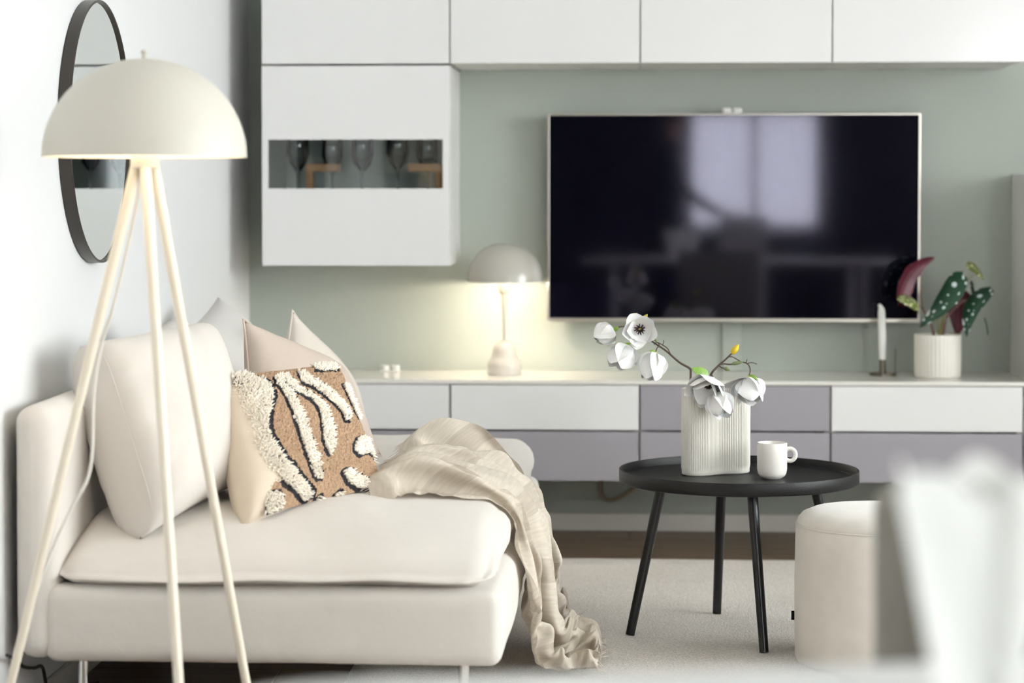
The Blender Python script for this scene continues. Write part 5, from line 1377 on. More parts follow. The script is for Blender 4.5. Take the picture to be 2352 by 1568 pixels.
    5,2,-2,-8,3,17,2,-19,12,-7,-2,3,1,-2,14,9,-16,2,-8,-5,2,1,-1,-7,11,6,-10,3,9,-4,-1,3,8,-6,-9,1,13,-7,-3,-6,-11,13,13,-1,-13,11,0,-8,-2,-3,-17,15,-2,0,-3,-4,1,-2,-4,-4,1,6,4,2,-1,-2,8,5,-3,-13,3,4,-5,
    0,5,0,-14,2,15,5,-8,-8,0,6,0,-3,-4,7,-3,-2,7,-5,7,-6,-1,4,-6,-4,20,10,-15,-10,-15,6,11,18,-14,2,-4,-5,-1,-3,7,-10,-1,1,0,-6,-1,3,-12,-6,-1,11,7,2,0,1,6,-3,-3,-4,-8,11,6,-3,-2,8,-2,-3,16,-40,18,-4,-2,
    7,11,-7,-14,2,5,-1,5,-5,1,4,-8,0,2,0,8,17,-5,-9,-19,-8,9,8,5,-2,-2,-7,0,-3,-9,2,9,-6,1,-4,-4,6,0,-16,-9,11,7,5,0,3,1,-2,-2,6,-14,1,19,-4,-9,14,-17,8,-4,12,-17,-2,0,6,-3,10,-3,-12,7,0,6,-3,12,-24,1,-2,
    3,5,4,9,5,-6,2,-30,13,-4,2,9,-4,-7,-2,1,-8,11,-2,-5,-2,-4,-6,11,4,-1,-22,3,6,6,0,5,-2,-1,0,-6,13,-17,9,5,0,10,-9,-9,1,14,-19,1,0,5,-7,0,18,-10,-2,4,6,-1,0,-12,-6,-1,-4,5,11,-1,12,-3,-5,-17,-10,21,9,
    -6,1,-12,-2,1,-3,-8,7,0,-3,-4,-11,5,8,-1,2,-5,2,0,1,9,-6,-5,4,-5,5,12,-13,2,1,6,3,-7,-7,3,-5,-7,8,5,-7,-2,-2,14,-4,0,9,-2,1,8,-20,-1,-10,3,2,0,9,2,-10,4,2,-10,14,1,-2,-13,2,-1,-5,6,-5,-1,-3,-5,4,-13,
    6,13,2,-8,-4,2,2,6,-6,-2,3,-4,7,-12,6,1,0,4,5,1,-10,-3,9,-12,12,-5,-4,9,-20,8,12,1,-5,10,-9,8,-1,-16,-5,-2,0,-1,0,11,-4,10,0,-6,4,3,-6,-10,6,-3,0,-2,2,-4,-6,-5,5,-6,-2,14,20,-20,-10,2,1,-1,11,-12,2,
    -2,7,-3,-3,1,-2,4,5,6,-9,-15,9,4,20,-33,15,-4,-6,-8,20,4,-12,21,-22,4,25,-46,23,-14,-4,-2,0,2,13,2,11,21,-15,-12,-11,-2,4,-6,-25,11,-10,18,-7,-3,3,6,-6,-1,14,2,-18,6,1,5,-6,-5,-1,2,-1,3,1,0,-2,1,8,-9,
    10,-7,-14,20,-25,24,-1,-7,0,-7,4,8,-9,10,-20,16,-11,12,-3,-6,-5,0,1,2,9,11,-1,-20,8,5,-14,5,1,0,-16,-11,7,4,-2,5,0,7,2,-10,-1,1,0,2,12,-11,-13,10,-9,8,1,2,-3,2,-2,0,9,-15,3,9,0,-13,11,9,-14,2,6,-6,-2,
    5,-4,0,-1,-7,2,16,-7,1,-9,2,-3,6,-6,13,7,-13,-2,0,-5,2,-1,4,-13,-3,-6,13,-7,4,-6,12,-1,-10,-2,0,13,-14,17,4,-9,-16,-1,11,-8,-4,7,5,-5,2,9,-7,-3,-7,7,5,6,-5,-10,4,11,-2,-2,-6,1,-5,5,-1,-2,8,0,5,-6,-4,
    -3,-2,-1,6,2,13,-14,-2,-2,2,-5,0,-20,-1,8,-3,-6,5,-8,-2,13,3,-10,-7,6,3,12,-16,12,9,-23,14,-16,6,-1,3,6,-5,8,-1,-3,0,-4,2,-2,0,5,-7,13,5,-13,-8,5,-7,22,-7,-11,2,9,-1,0,-9,-3,-2,2,12,-1,4,0,-8,-4,3,-6,
    -1,-13,-5,-1,-2,0,-2,-2,-4,2,9,-7,-5,10,3,-2,-3,-6,6,-1,1,-3,-1,0,1,5,5,-3,0,-1,-2,6,-4,-6,2,1,5,-7,11,-12,-2,10,-8,8,-2,12,-16,6,3,-10,1,4,3,-5,12,-7,0,-2,1,-4,3,-6,-2,-20,-3,2,-5,0,-3,-3,8,-6,-3,5,
    0,4,4,2,-1,6,-11,8,-5,-5,2,-2,-1,6,6,-4,-1,4,2,-7,1,-7,-1,1,1,-1,1,-2,2,1,3,7,-6,9,-3,-5,4,3,-10,0,10,-3,-6,1,-1,11,-8,-3,6,-7,-2,-22,-1,-9,-1,2,-2,-2,2,2,4,-1,2,0,0,2,3,-7,6,11,-12,1,2,-4,-1,7,1,-4,
    5,-1,-5,0,5,-7,-5,0,1,0,0,-2,3,0,12,-6,5,-2,8,-7,-4,1,-5,0,5,11,-2,-12,1,3,-3,8,-4,-5,-3,-21,-2,-5,-3,-1,-1,-1,-1,4,4,2,5,-5,-2,4,6,-7,12,-1,-11,8,-2,-3,-1,5,-2,-4,6,-4,5,-6,-2,2,-8,0,-1,3,-3,1,3,0,6,
    -2,6,-6,10,0,-11,-1,3,-2,2,14,-15,1,-2,2,5,8,-12,-3,-5,-26,0,-2,-5,1,-1,-1,-1,2,5,1,5,-2,-1,-1,3,22,-8,-8,-6,5,1,-2,-2,6,-7,-4,8,-5,1,0,-3,0,-6,0,-4,2,-1,0,6,1,5,-2,4,-3,4,6,-10,-5,2,4,-3,6,-4,1,2,2,
    1,-5,-1,-2,-3,-28,0,-1,-1,1,-3,0,0,2,2,3,3,1,-3,2,7,-6,14,-14,0,3,1,0,-2,-2,-1,-2,4,-5,-4,3,-1,-2,-2,0,-3,-3,0,4,7,-1,3,1,1,0,1,5,4,-9,-1,2,-4,3,-3,1,3,-1,-2,1,1,-3,-3,-28,-3,0,1,3,-4,1,1,1,2,2,5,0,0,
    3,-1,2,-3,-5,1,3,2,-1,-1,-4,-2,-1,-1,-2,-2,1,0,0,-1,0,0,-1,1,1,7,-4,4,1,-1,2,1,0,6,0,-3,-2,5,-9,-2,-3,3,3,-2,1,-4,2,2,-32,1,0,5,-2,-1,1,1,3,1,2,7,-2,0,-3,-3,6,-6,-3,3,1,1,-3,-1,-2,-1,-2,2,-2,0,-3,0,2,
    2,-1,0,2,1,1,-3,5,2,0,-1,5,-3,0,2,3,1,-2,0,-2,-5,-6,1,4,-1,1,0,-3,-6,-36,1,5,0,0,0,4,2,3,-2,2,2,4,-3,-3,-1,0,-2,-4,6,-6,0,-3,1,0,-4,1,1,3,-4,5,-3,4,0,0,2,-1,3,5,-7,0,2,0,3,3,-4,2,0,3,2,0,-1,2,-7,-4,
    -6,2,0,-1,-3,0,10,-34,-1,3,0,0,2,3,3,2,-1,1,4,9,-14,2,3,-6,-2,-1,-1,-3,-2,-4,3,-1,-4,3,2,8,-5,-2,7,1,-2,1,-1,0,-1,10,-4,-7,3,1,9,-6,0,8,-6,1,6,2,1,-7,1,0,-12,-4,2,-2,1,-1,5,-29,-4,0,-1,1,3,3,4,0,0,1,
    2,5,-8,0,1,0,-3,-3,-2,-2,-5,-2,4,-3,-1,2,2,2,13,-6,-1,0,0,2,-3,1,1,3,2,-6,-4,18,-11,-1,11,-6,1,-2,2,3,1,-4,-2,-6,-1,-4,0,-1,2,5,-3,-28,-3,-1,-2,3,2,3,2,0,0,2,0,1,5,-4,-1,0,-5,-1,-4,0,-3,-2,2,-3,0,4,
    -1,4,-3,9,-5,4,1,0,-4,2,2,-1,5,-5,-8,3,5,2,2,-4,3,1,0,0,2,-2,-2,-3,-4,-1,-1,0,2,2,2,-26,-2,1,-1,0,2,1,2,-1,1,1,0,0,5,-5,3,1,-6,0,-4,-2,0,0,-2,-2,2,5,2,0,0,-2,1,3,2,-1,2,-3,1,-3,6,-2,-4,-4,1,9,-12,6,2,
    -1,-1,0,0,-1,1,2,4,-10,-1,1,0,2,2,-24,-1,2,6,-6,0,0,-1,2,1,0,-3,3,-2,-2,5,-4,3,-2,-1,-2,2,0,-4,-2,1,3,7,-4,8,-9,2,2,0,1,1,-2,-1,-2,0,4,-6,-2,3,-7,6,-1,0,-1,-2,-1,-1,5,-3,6,-2,-2,-1,0,2,3,2,-23,2,1,3,
    -6,-2,0,1,-1,-2,5,-5,-4,-1,-1,4,1,3,1,-1,-1,3,1,-5,-3,1,4,2,3,-4,0,2,1,4,0,-4,-2,0,-1,-2,2,2,-4,-3,2,-4,5,-8,-1,-3,1,-2,2,2,-1,2,0,2,1,4,5,-1,-21,10,-3,-1,-8,1,2,-2,-4,1,-2,-4,-2,-4,7,1,2,2,2,0,0,-1,
    0,-2,0,2,6,-1,-3,-1,3,2,0,1,-2,13,-1,-14,-2,-1,1,-1,-4,8,-6,3,-9,-3,-3,0,-2,-1,5,1,-2,5,-1,3,1,4,2,6,-22,6,12,-21,13,-9,2,-3,-6,0,-1,-3,-1,4,2,2,0,0,3,1,-1,-4,-1,1,11,1,1,-4,4,-9,13,0,-8,-2,2,2,0,-1,
    -5,-2,2,-1,1,-2,-3,-3,-2,-3,-2,-3,1,-1,2,8,-6,1,3,4,0,2,2,0,-10,-6,-2,3,-4,7,0,-15,-2,-2,2,-4,0,6,3,-2,3,-2,2,2,0,-3,-3,3,11,-2,-5,4,-1,7,-6,1,-1,6,-9,-8,3,6,-3,-3,6,-1,-3,-1,5,-10,-1,-2,-1,14,-17,-2,
    0,6,7,-4,-1,2,0,1,1,1,-8,-7,-6,17,-5,-7,-6,-6,-1,0,0,-1,0,3,1,2,-1,0,1,2,1,-5,-1,13,1,-1,-6,0,5,12,-9,-4,8,-11,4,-8,0,2,2,-3,1,1,0,-2,6,-7,-2,2,-2,3,-3,-8,0,4,8,-5,-1,0,0,1,-1,0,-16,3,-5,-3,19,-11,
    -12,0,-3,2,-1,-3,1,4,2,-1,-1,1,1,1,-1,-3,3,6,1,3,5,-12,3,-3,6,-2,-5,0,5,1,-6,8,-9,2,-2,0,0,0,2,7,-12,9,7,-19,3,-3,-3,0,1,2,0,3,-2,0,0,-2,-23,3,3,7,-14,2,-7,9,5,-7,0,-4,2,7,-6,-1,-1,1,0,0,1,-2,0,1,1,
    10,6,-1,-13,-2,3,1,-3,3,-2,2,0,-3,12,-11,-7,2,-1,4,-1,3,-2,-3,0,0,1,-1,1,-4,-1,3,8,-3,-4,0,-1,-2,-21,-3,2,-3,0,4,-2,7,2,2,-8,-6,6,7,-2,-9,-2,1,0,-1,2,3,-3,-3,-2,7,-4,6,-4,-1,4,-2,7,-5,-2,0,5,-5,-4,-2,
    3,-5,1,3,1,1,6,-5,2,-4,1,1,-4,2,0,4,-3,-3,13,-9,-5,0,-18,-7,-3,0,-1,12,34,-25,-19,11,-11,-1,21,-7,-4,-8,-1,0,0,-2,2,9,-2,-7,-9,1,2,3,3,0,7,-4,4,-6,-2,0,0,1,-3,-2,-1,-1,0,3,3,0,20,-13,-3,-3,2,-1,-2,1,
    2,-2,2,-3,8,-8,-2,-1,-25,2,-5,3,14,-5,1,13,6,-15,-15,10,-3,-8,6,-2,-5,0,-3,2,-5,10,13,-14,-7,-2,2,3,9,0,-11,9,-5,1,-4,-2,-2,2,-1,3,-5,0,2,1,2,18,-11,2,-3,3,-5,-1,-1,0,1,-1,0,0,1,-2,-1,-1,-33,9,-3,4,6,
    9,-16,16,1,-10,-9,0,4,-4,1,1,-5,-1,-1,15,1,-14,6,6,-2,-8,-8,7,7,-13,2,5,3,-4,-4,-4,1,-1,1,1,2,1,0,1,2,4,4,16,-6,-12,1,-4,-1,-2,-1,4,-1,-3,0,1,-1,0,-36,8,6,-3,2,3,3,-8,1,-3,-1,2,1,2,-3,3,-8,2,8,-3,6,
    -6,-10,4,5,17,-17,-2,9,-4,-8,0,-3,1,-2,5,-8,-1,4,2,3,1,1,1,2,0,1,15,1,-5,-7,-5,-3,-2,3,5,-4,-3,0,-2,1,2,-29,-2,8,3,3,-6,-6,0,-2,-3,0,8,-2,5,-4,-6,2,5,2,1,-3,11,-14,0,1,-1,25,-11,-9,23,-9,-23,-3,5,5,
    -8,4,-7,4,4,4,-1,-1,0,2,-1,2,3,6,12,-9,-8,-4,-5,1,-2,3,2,-1,1,14,11,-26,1,3,1,-6,-2,0,-2,-3,-5,16,2,-8,-3,4,-6,6,9,10,-4,-14,6,17,-17,-4,0,-2,-3,-1,10,11,-6,-13,9,12,1,-19,-8,1,4,0,3,-1,1,-1,-5,14,-8,
    -6,9,15,-9,0,-10,1,6,-6,10,-4,16,-5,-7,-26,11,-6,4,-12,2,-1,-2,3,-9,6,10,-9,0,7,-12,33,-6,11,-14,1,-4,-4,14,-17,2,-7,-3,6,6,21,5,-10,-14,7,10,-4,-22,-13,7,0,20,-16,-1,-2,-5,14,-15,14,9,-2,1,-11,-1,2,
    1,6,-5,-5,26,2,6,-11,-12,6,0,-5,6,-1,-3,-5,3,-11,3,2,1,-1,6,4,31,10,6,-3,-24,-5,-11,5,-5,0,3,-7,-3,7,25,0,-12,-17,14,16,-10,-27,-10,11,2,23,-22,2,12,-10,-3,-10,-1,-3,13,-1,4,6,-4,14,-7,10,-12,11,-3,
    -2,-9,-6,1,2,19,1,-14,4,-1,-19,-7,-1,5,2,11,2,20,6,8,-3,-3,-21,-16,17,-12,8,-2,-2,-6,8,5,14,6,-15,-10,18,-4,-11,-14,-1,-4,10,6,2,1,1,2,-13,2,-17,-8,13,14,0,10,-14,20,-24,19,3,-17,-9,0,-5,-3,27,0,4,-3,
    -12,2,-15,-10,-7,0,8,17,-9,7,2,6,3,-13,-7,22,-17,-10,-2,15,-4,2,-2,16,20,-11,-1,-6,0,1,-7,15,-22,-13,3,25,-6,-4,4,1,-5,-25,9,-9,34,-1,-16,1,3,-6,18,-21,6,2,-26,11,8,23,-27,8,11,6,-7,-19,7,-7,-8,-5,11,
    16,-13,0,-12,0,-4,2,32,4,-11,-13,-12,-1,12,13,-11,-1,6,27,1,-12,-6,0,-1,2,12,-13,-6,0,-2,4,-6,5,8,-17,-11,25,-7,-10,5,0,2,-10,13,-9,-5,9,6,-13,3,-7,14,-12,4,14,-8,-9,21,-2,-11,-13,-1,21,-7,-14,-9,-6,
    9,19,-21,11,16,-8,0,5,-12,-10,12,0,2,9,19,0,-21,2,0,3,-20,6,-15,10,12,-9,-7,11,-1,3,-8,13,-4,14,-8,-7,11,-4,-17,15,-13,-11,-3,-3,8,-19,10,0,-10,-1,16,0,-9,24,10,-8,-22,5,20,-27,-11,-13,8,12,5,-12,17,
    16,3,-16,8,-26,5,-2,3,8,9,18,-20,1,-1,-8,0,-2,-6,-7,7,4,-4,-8,4,9,3,16,3,-11,6,-14,8,6,-9,18,-1,0,-13,6,8,-15,3,-3,-1,-1,0,27,-13,10,-15,6,9,-17,21,-29,15,7,-3,-14,24,-15,-26,5,4,9,5,23,-32,-1,8,1,10,
    -9,8,-2,2,-6,0,5,11,-25,-7,9,-9,-3,8,3,8,10,-13,2,-1,0,10,5,-3,0,9,10,-8,10,1,-15,4,-2,2,-14,-1,22,9,3,-13,-9,12,-4,-15,20,-3,-3,2,10,-4,-11,-2,-18,-3,11,11,14,-13,-5,9,-5,-2,10,-4,2,5,-4,2,4,1,-16,
    -6,-4,12,-9,12,-6,6,8,-13,8,0,-2,4,10,-1,-3,-3,9,0,7,-10,-5,-1,-6,3,13,0,-17,23,-1,-10,-1,11,-17,9,-2,11,7,-11,4,-17,-5,2,-13,-2,9,11,13,-2,-11,7,-11,-3,3,9,-1,5,-2,4,9,-17,-1,0,-8,2,-4,4,16,-1,-4,2,
    17,-3,-12,-17,-3,19,-4,-3,4,-11,10,-12,23,-19,1,-1,17,9,-25,21,-10,-4,-9,0,16,-18,5,3,7,-6,-4,-8,1,13,16,-11,-5,-6,5,-7,14,-9,14,-23,-6,14,-4,1,-7,18,-8,-1,2,4,-15,10,15,-21,26,-3,-13,6,-7,-6,24,-22,
    9,-9,3,2,0,2,-11,19,-2,-21,14,2,0,1,-9,26,-22,2,3,-27,18,-15,14,-12,5,13,-10,-2,11,-3,16,-5,-17,4,2,1,16,-8,-9,10,-7,-5,3,-3,-6,6,1,10,-4,-8,-5,-2,12,18,-5,2,-23,19,-10,10,-19,4,10,-5,4,0,-11,4,3,-12,
    17,-21,10,5,-1,6,-6,8,-14,1,-8,4,-14,8,8,-7,-5,15,-10,-3,19,-15,-2,1,6,-2,-1,0,5,11,-24,1,13,-3,3,1,-3,8,-8,-7,16,-17,18,-20,-3,8,9,13,-24,12,-5,-10,-2,20,-4,16,-11,-22,9,-1,0,6,-5,0,3,7,0,-6,-4,5,-8,
    -1,20,-25,2,22,-20,3,-9,4,11,-15,15,-10,-10,8,1,1,-2,1,6,-17,30,-8,-17,7,3,7,-2,9,-5,-9,7,-13,-9,5,-4,-3,5,28,5,-33,6,2,9,12,7,12,-4,-6,-33,9,-16,11,-10,8,8,4,-9,0,-3,2,-1,-2,-1,5,-5,20,-17,8,-5,-20,
    13,-1,-4,9,-3,2,0,-11,-3,8,3,-9,1,14,-14,5,9,1,-2,-8,0,3,7,-3,14,4,-12,-10,-10,6,16,-8,-8,5,7,8,4,17,-8,-1,-15,-6,17,-7,-18,24,-4,-9,15,-12,0,1,1,0,-6,9,-3,-3,18,-14,-4,2,-2,9,-25,11,3,8,-3,-9,-16,30,
    -4,-11,-1,5,12,-23,13,10,1,-8,-2,5,-6,6,17,2,2,-22,8,-16,-15,14,8,0,4,2,19,4,-8,2,-10,2,-10,10,6,0,5,-5,-4,-8,5,-1,3,3,-8,3,11,-14,16,-19,6,5,-5,17,-15,0,2,7,-10,-2,4,12,-11,-9,-2,-2,11,-5,-10,9,19,
    -12,-2,0,-5,11,-3,-1,13,0,-34,-2,11,11,-1,-8,27,4,8,-9,-3,-7,-7,-3,7,-8,-7,14,-1,8,-12,-4,6,-3,-2,17,-1,-15,14,-13,7,13,4,-9,-15,-4,16,-11,3,0,0,-1,9,13,-13,3,-20,2,-5,0,-12,23,28,-6,3,-15,-13,3,-3,
    10,-5,5,-20,-4,12,13,-9,8,4,8,-3,-6,-4,-7,-4,8,-12,-1,0,3,-4,0,-18,5,18,2,5,-12,3,-3,4,1,-10,10,1,-10,0,-2,12,8,1,-7,-2,3,-10,2,-15,10,14,-17,-10,-1,5,-8,18,4,2,8,-22,14,-1,-14,-7,9,1,1,22,-8,13,5,
    -20,9,-16,1,-6,-5,0,-12,9,-2,2,6,-11,-15,3,5,20,-11,1,-5,4,7,-14,16,-25,1,-2,-2,2,22,-13,15,-13,-4,13,3,5,-20,0,-14,-4,0,3,2,16,0,-19,13,-6,19,22,-21,-23,2,-4,6,25,-10,-1,22,2,-1,-1,-41,-3,7,-5,1,5,
    11,-13,-4,16,-21,-12,7,9,9,10,-28,15,7,-4,-5,-11,-13,6,3,-2,1,-4,6,-1,12,18,-13,2,8,-15,2,-21,0,-12,0,2,14,-2,22,-13,1,19,-15,8,-6,-5,-8,2,0,7,25,14,-35,13,8,-8,-35,0,1,0,2,4,-9,6,1,18,-16,-18,-4,3,
    22,19,-23,-7,2,-3,-3,9,-25,14,-7,-6,11,-1,1,8,11,11,5,-20,-8,4,-15,-10,-6,0,-2,-1,41,9,-24,16,-7,5,7,-17,0,-11,-2,14,-10,1,24,-8,14,-22,19,-11,-13,-7,-4,4,5,-2,]
dq = np.array(DRAPE).reshape(3, 73, 62)
dq = dq.cumsum(axis=2).cumsum(axis=1).transpose(1, 2, 0) * .0005 + np.array([-0.59133, 4.93251, 0.0191])
fs = [(i * 62 + j, i * 62 + j + 1, (i + 1) * 62 + j + 1, (i + 1) * 62 + j) for i in range(72) for j in range(61)]
thr = pmesh('throw_blanket', [tuple(v) for v in dq.reshape(-1, 3)], fs, M['throw'], None, uvs=[(i / 72, j / 61) for i in range(73) for j in range(62)])
tag(thr, 'crumpled checked linen throw spilling over the sofa front onto the rug', 'throw')
md = thr.modifiers.new('weave', 'SUBSURF')
md.levels = md.render_levels = 2
lst = []
for i, i2 in ((0, 2), (72, 70)):
    for j in range(0, 61):
        for h_ in (0, .35, .7):
            p = V(dq[i, j]).lerp(V(dq[i, j + 1]), h_)
            d_ = (V(dq[i, j]) - V(dq[i2, j])).normalized() + V((rnd.uniform(-.4, .4), rnd.uniform(-.5, .3), rnd.uniform(-.3, .1)))
            q = p + d_ * rnd.uniform(.012, .024)
            q.z = max(q.z, .016)
            lst.append([tuple(p) + (.0006,), tuple(p.lerp(q, .5) + V((0, 0, .001))) + (.0006,), tuple(q) + (.0004,)])
tubes('fringe', lst, M['cream'], thr, 4, 2)['kind'] = 'stuff'

# ------------------------------------------------------------------ coffee table
tx, ty = .272, 5.734
t = thing('coffee_table', 'round black tray coffee table on four splayed legs', 'table', (tx, ty, .013))
lathe('tray_top', [(0, .397), (.296, .397), (.300, .3985), (.3025, .402), (.3025, .4285), (.3015, .430), (.2965, .430), (.2955, .4285), (.2950, .411), (.2935, .4095), (0, .4095)],
      (tx, ty, 0), M['blackwood'], t, n=128)
for fx, fy, hx_, hy_ in ((-.002, 5.686, .078, 5.705), (.228, 5.993, .236, 5.905), (.323, 5.482, .297, 5.565), (.552, 5.782, .463, 5.765)):
    tube('leg', [(fx, fy, .0145), (hx_, hy_, .398)], [.0115, .0135], M['blackmetal'], t, 20)

# ------------------------------------------------------------------ vase
vx, vy, VZ = .2165, 5.792, .4097
t = thing('ribbed_vase', 'white ribbed double-lobed vase on the coffee table', 'vase', (vx, vy, VZ))
NO = 720
ang = radians(28)
ol = []
for k in range(NO):                        # oval with a soft waist
    th = 2 * pi * k / NO
    c_, e_ = .0638, 1.19                   # focal half distance, (a / c) ** 2
    rr = c_ * sqrt(cos(2 * th) + sqrt(max(0, e_ ** 2 - sin(2 * th) ** 2)))
    ol.append(V((rr * cos(th + ang), rr * sin(th + ang))))
# resample by arc length and add ribs
cum = [0]
for k in range(NO):
    cum.append(cum[-1] + (ol[(k + 1) % NO] - ol[k]).length)
tot = cum[-1]
NR = 100
NS = NR * 6
res, j = [], 0
for i in range(NS):
    s = tot * i / NS
    while cum[j + 1] < s:
        j += 1
    f_ = (s - cum[j]) / max(1e-9, cum[j + 1] - cum[j])
    res.append(ol[j].lerp(ol[(j + 1) % NO], f_))
nor = []
for i in range(NS):
    d2 = res[(i + 3) % NS] - res[i - 3]
    nor.append(V((d2.y, -d2.x)).normalized())
VH = .2225
prof = [(.0, -.006, 0), (.0006, -.003, 0), (.004, .0, 0), (.012, .0, 0), (.0155, 0, .5), (.022, 0, 1), (.12, 0, 1), (VH - .004, 0, 1), (VH - .0006, -.0008, .6), (VH, -.002, .2), (VH, -.0042, 0), (VH - .002, -.0052, 0), (.02, -.0052, 0)]
vs, fs = [], []
for z, off, w in prof:
    for i in range(NS):
        rib = (.0027 * (abs(cos(pi * i / 6)) ** .8) - .0012) * w
        p = res[i] + nor[i] * (off + rib)
        vs.append((vx + p.x, vy + p.y, VZ + z))
for i in range(len(prof) - 1):
    for k in range(NS):
        k2 = (k + 1) % NS
        fs.append((i * NS + k, i * NS + k2, (i + 1) * NS + k2, (i + 1) * NS + k))
fs.append(tuple(range(NS))[::-1])
fs.append(tuple((len(prof) - 1) * NS + k for k in range(NS)))
pmesh('body', vs, fs, M['ceramic'], t, auto=80)

# ------------------------------------------------------------------ mug
ux, uy = .3545, 5.705
t = thing('mug', 'plain white mug with a round ring handle beside the vase', 'mug', (ux, uy, VZ))
lathe('cup', [(0, .0008), (.021, .0008), (.0222, 0), (.0232, .0008), (.0255, .0022), (.0312, .0058), (.0355, .0128), (.0374, .024), (.0378, .06), (.0376, .0885), (.0370, .0905), (.0358, .0905), (.0350, .088),
              (.0350, .03), (.031, .012), (0, .009)], (ux, uy, VZ), M['mug'], t, n=64)
pts = []
for k in range(33):
    a = 2 * pi * k / 32
    pts.append(V((ux + .0375 + .0065 + .0145 * cos(a), uy - .004, VZ + .0605 + .0155 * sin(a))))
vs, fs = tube_geo(pts, .0053, 14, False)
pmesh('handle', vs, fs, M['mug'], t)

# ------------------------------------------------------------------ magnolia branches


def frame(ax):
    ax = V(ax).normalized()
    up = V((0, 0, 1)) if abs(ax.z) < .9 else V((0, 1, 0))
    a = up.cross(ax).normalized()
    return Matrix((a, ax.cross(a), ax)).transposed()


def petal(c, ax, az, L, Wd, p0, p1, parent, cup=.35, r0=.003, tip=.0, tw=0.0):
    """p0 / p1 = angle from the axis at the petal's base and tip (degrees)"""
    R = frame(ax)
    ns, nt = 12, 8
    vs, fs = [], []
    r, z = r0, 0.0
    prof = []
    for i in range(ns + 1):
        s = i / ns
        a = radians(p0 + (p1 - p0) * s ** .8)
        prof.append((r, z, a))
        r += sin(a) * L / ns
        z += cos(a) * L / ns
    for i, (r, z, a) in enumerate(prof):
        s = i / ns
        w = Wd * (.18 * (1 - s) ** 2 + sin(pi * s ** .85 * .985) ** .62 * (.95 if s < .8 else .95)) * (1 - .12 * s)
        if s > .9:
            w *= 1 - (s - .9) * 3.0
        for j in range(nt + 1):
            t_ = -1 + 2 * j / nt
            inn = cup * w * (t_ * t_)            # edges curl towards the axis
            rr = r - inn * cos(a) + tip * max(0, s - .8) * L
            zz = z + inn * sin(a)
            wv = .0012 * sin(9 * s + 3 * az) * abs(t_)
            x = V((rr + wv, t_ * w, zz))
            b = az + tw * s
            x = V((x.x * cos(b) - x.y * sin(b), x.x * sin(b) + x.y * cos(b), x.z))
            vs.append(V(c) + R @ x)
    m_ = nt + 1
    for i in range(ns):
        for j in range(nt):
            fs.append((i * m_ + j, i * m_ + j + 1, (i + 1) * m_ + j + 1, (i + 1) * m_ + j))
    o = pmesh('petal', vs, fs, M['petal'], parent)
    return o


def flower(c, ax, size, inner, outer, parent, seed=0, ni=3, no=6, heart=False, extra=()):
    """inner / outer = (base angle, tip angle) of the petals"""
    rr = random.Random(seed)
    R = frame(ax)
    axv = V(ax).normalized()
    VS, FS = [], []

    def add(pts, rad, ns=6):
        v, f = tube_geo(pts, rad, ns)
        o_ = len(VS)
        VS.extend(v)
        FS.extend([tuple(i + o_ for i in q_) for q_ in f])
    cc = V(c)
    add([cc - axv * .004, cc, cc + axv * .004], [.002, .0045, .003], 10)
    fo = pmesh('flower', VS, FS, M['sepal'], parent)
    if heart:
        VS.clear()
        FS.clear()
        for k in range(30):
            a = k * 2.4
            e = .35 + .95 * (k % 5) / 5
            d_ = R @ V((cos(a) * sin(e), sin(a) * sin(e), cos(e)))
            add([cc + axv * .004, cc + axv * .006 + d_ * .009, cc + axv * .007 + d_ * .0165], [.0012, .0015, .0011], 5)
        pmesh('stamens', VS, FS, M['stamen'], fo)['kind'] = 'stuff'
        VS.clear()
        FS.clear()
        for k in range(9):
            a = k * 2 * pi / 8
            e = 0 if k == 8 else .5
            d_ = R @ V((cos(a) * sin(e), sin(a) * sin(e), cos(e)))
            add([cc + axv * .006, cc + axv * .010 + d_ * .008], [.0016, .0008], 5)
        pmesh('pistils', VS, FS, M['pistil'], fo)['kind'] = 'stuff'
    for k in range(no):
        a = 2 * pi * (k + rr.uniform(-.12, .12)) / no + seed
        petal(c, ax, a, size * rr.uniform(.94, 1.06), size * rr.uniform(.50, .55), outer[0] + rr.uniform(-6, 6), outer[1] + rr.uniform(-10, 10), fo, .20, .004)
    for k in range(ni):
        a = 2 * pi * (k + .5 + rr.uniform(-.1, .1)) / ni + seed
        petal(c, ax, a, size * .88, size * .45, inner[0], inner[1], fo, .26, .003)
    for az, L, p0, p1 in extra:
        petal(c, ax, az, size * L, size * .46, p0, p1, fo, .18, .004)
    return fo


def bud(name, c, d, L, r, m, parent):
    c, d = V(c), V(d).normalized()
    k = [(0, .5), (.15, .85), (.4, 1), (.65, .8), (.85, .45), (1, .08)]
    return tubes(name, [[tuple(c + d * L * s) + (r * w,) for s, w in k]], m, parent, 10, 4)


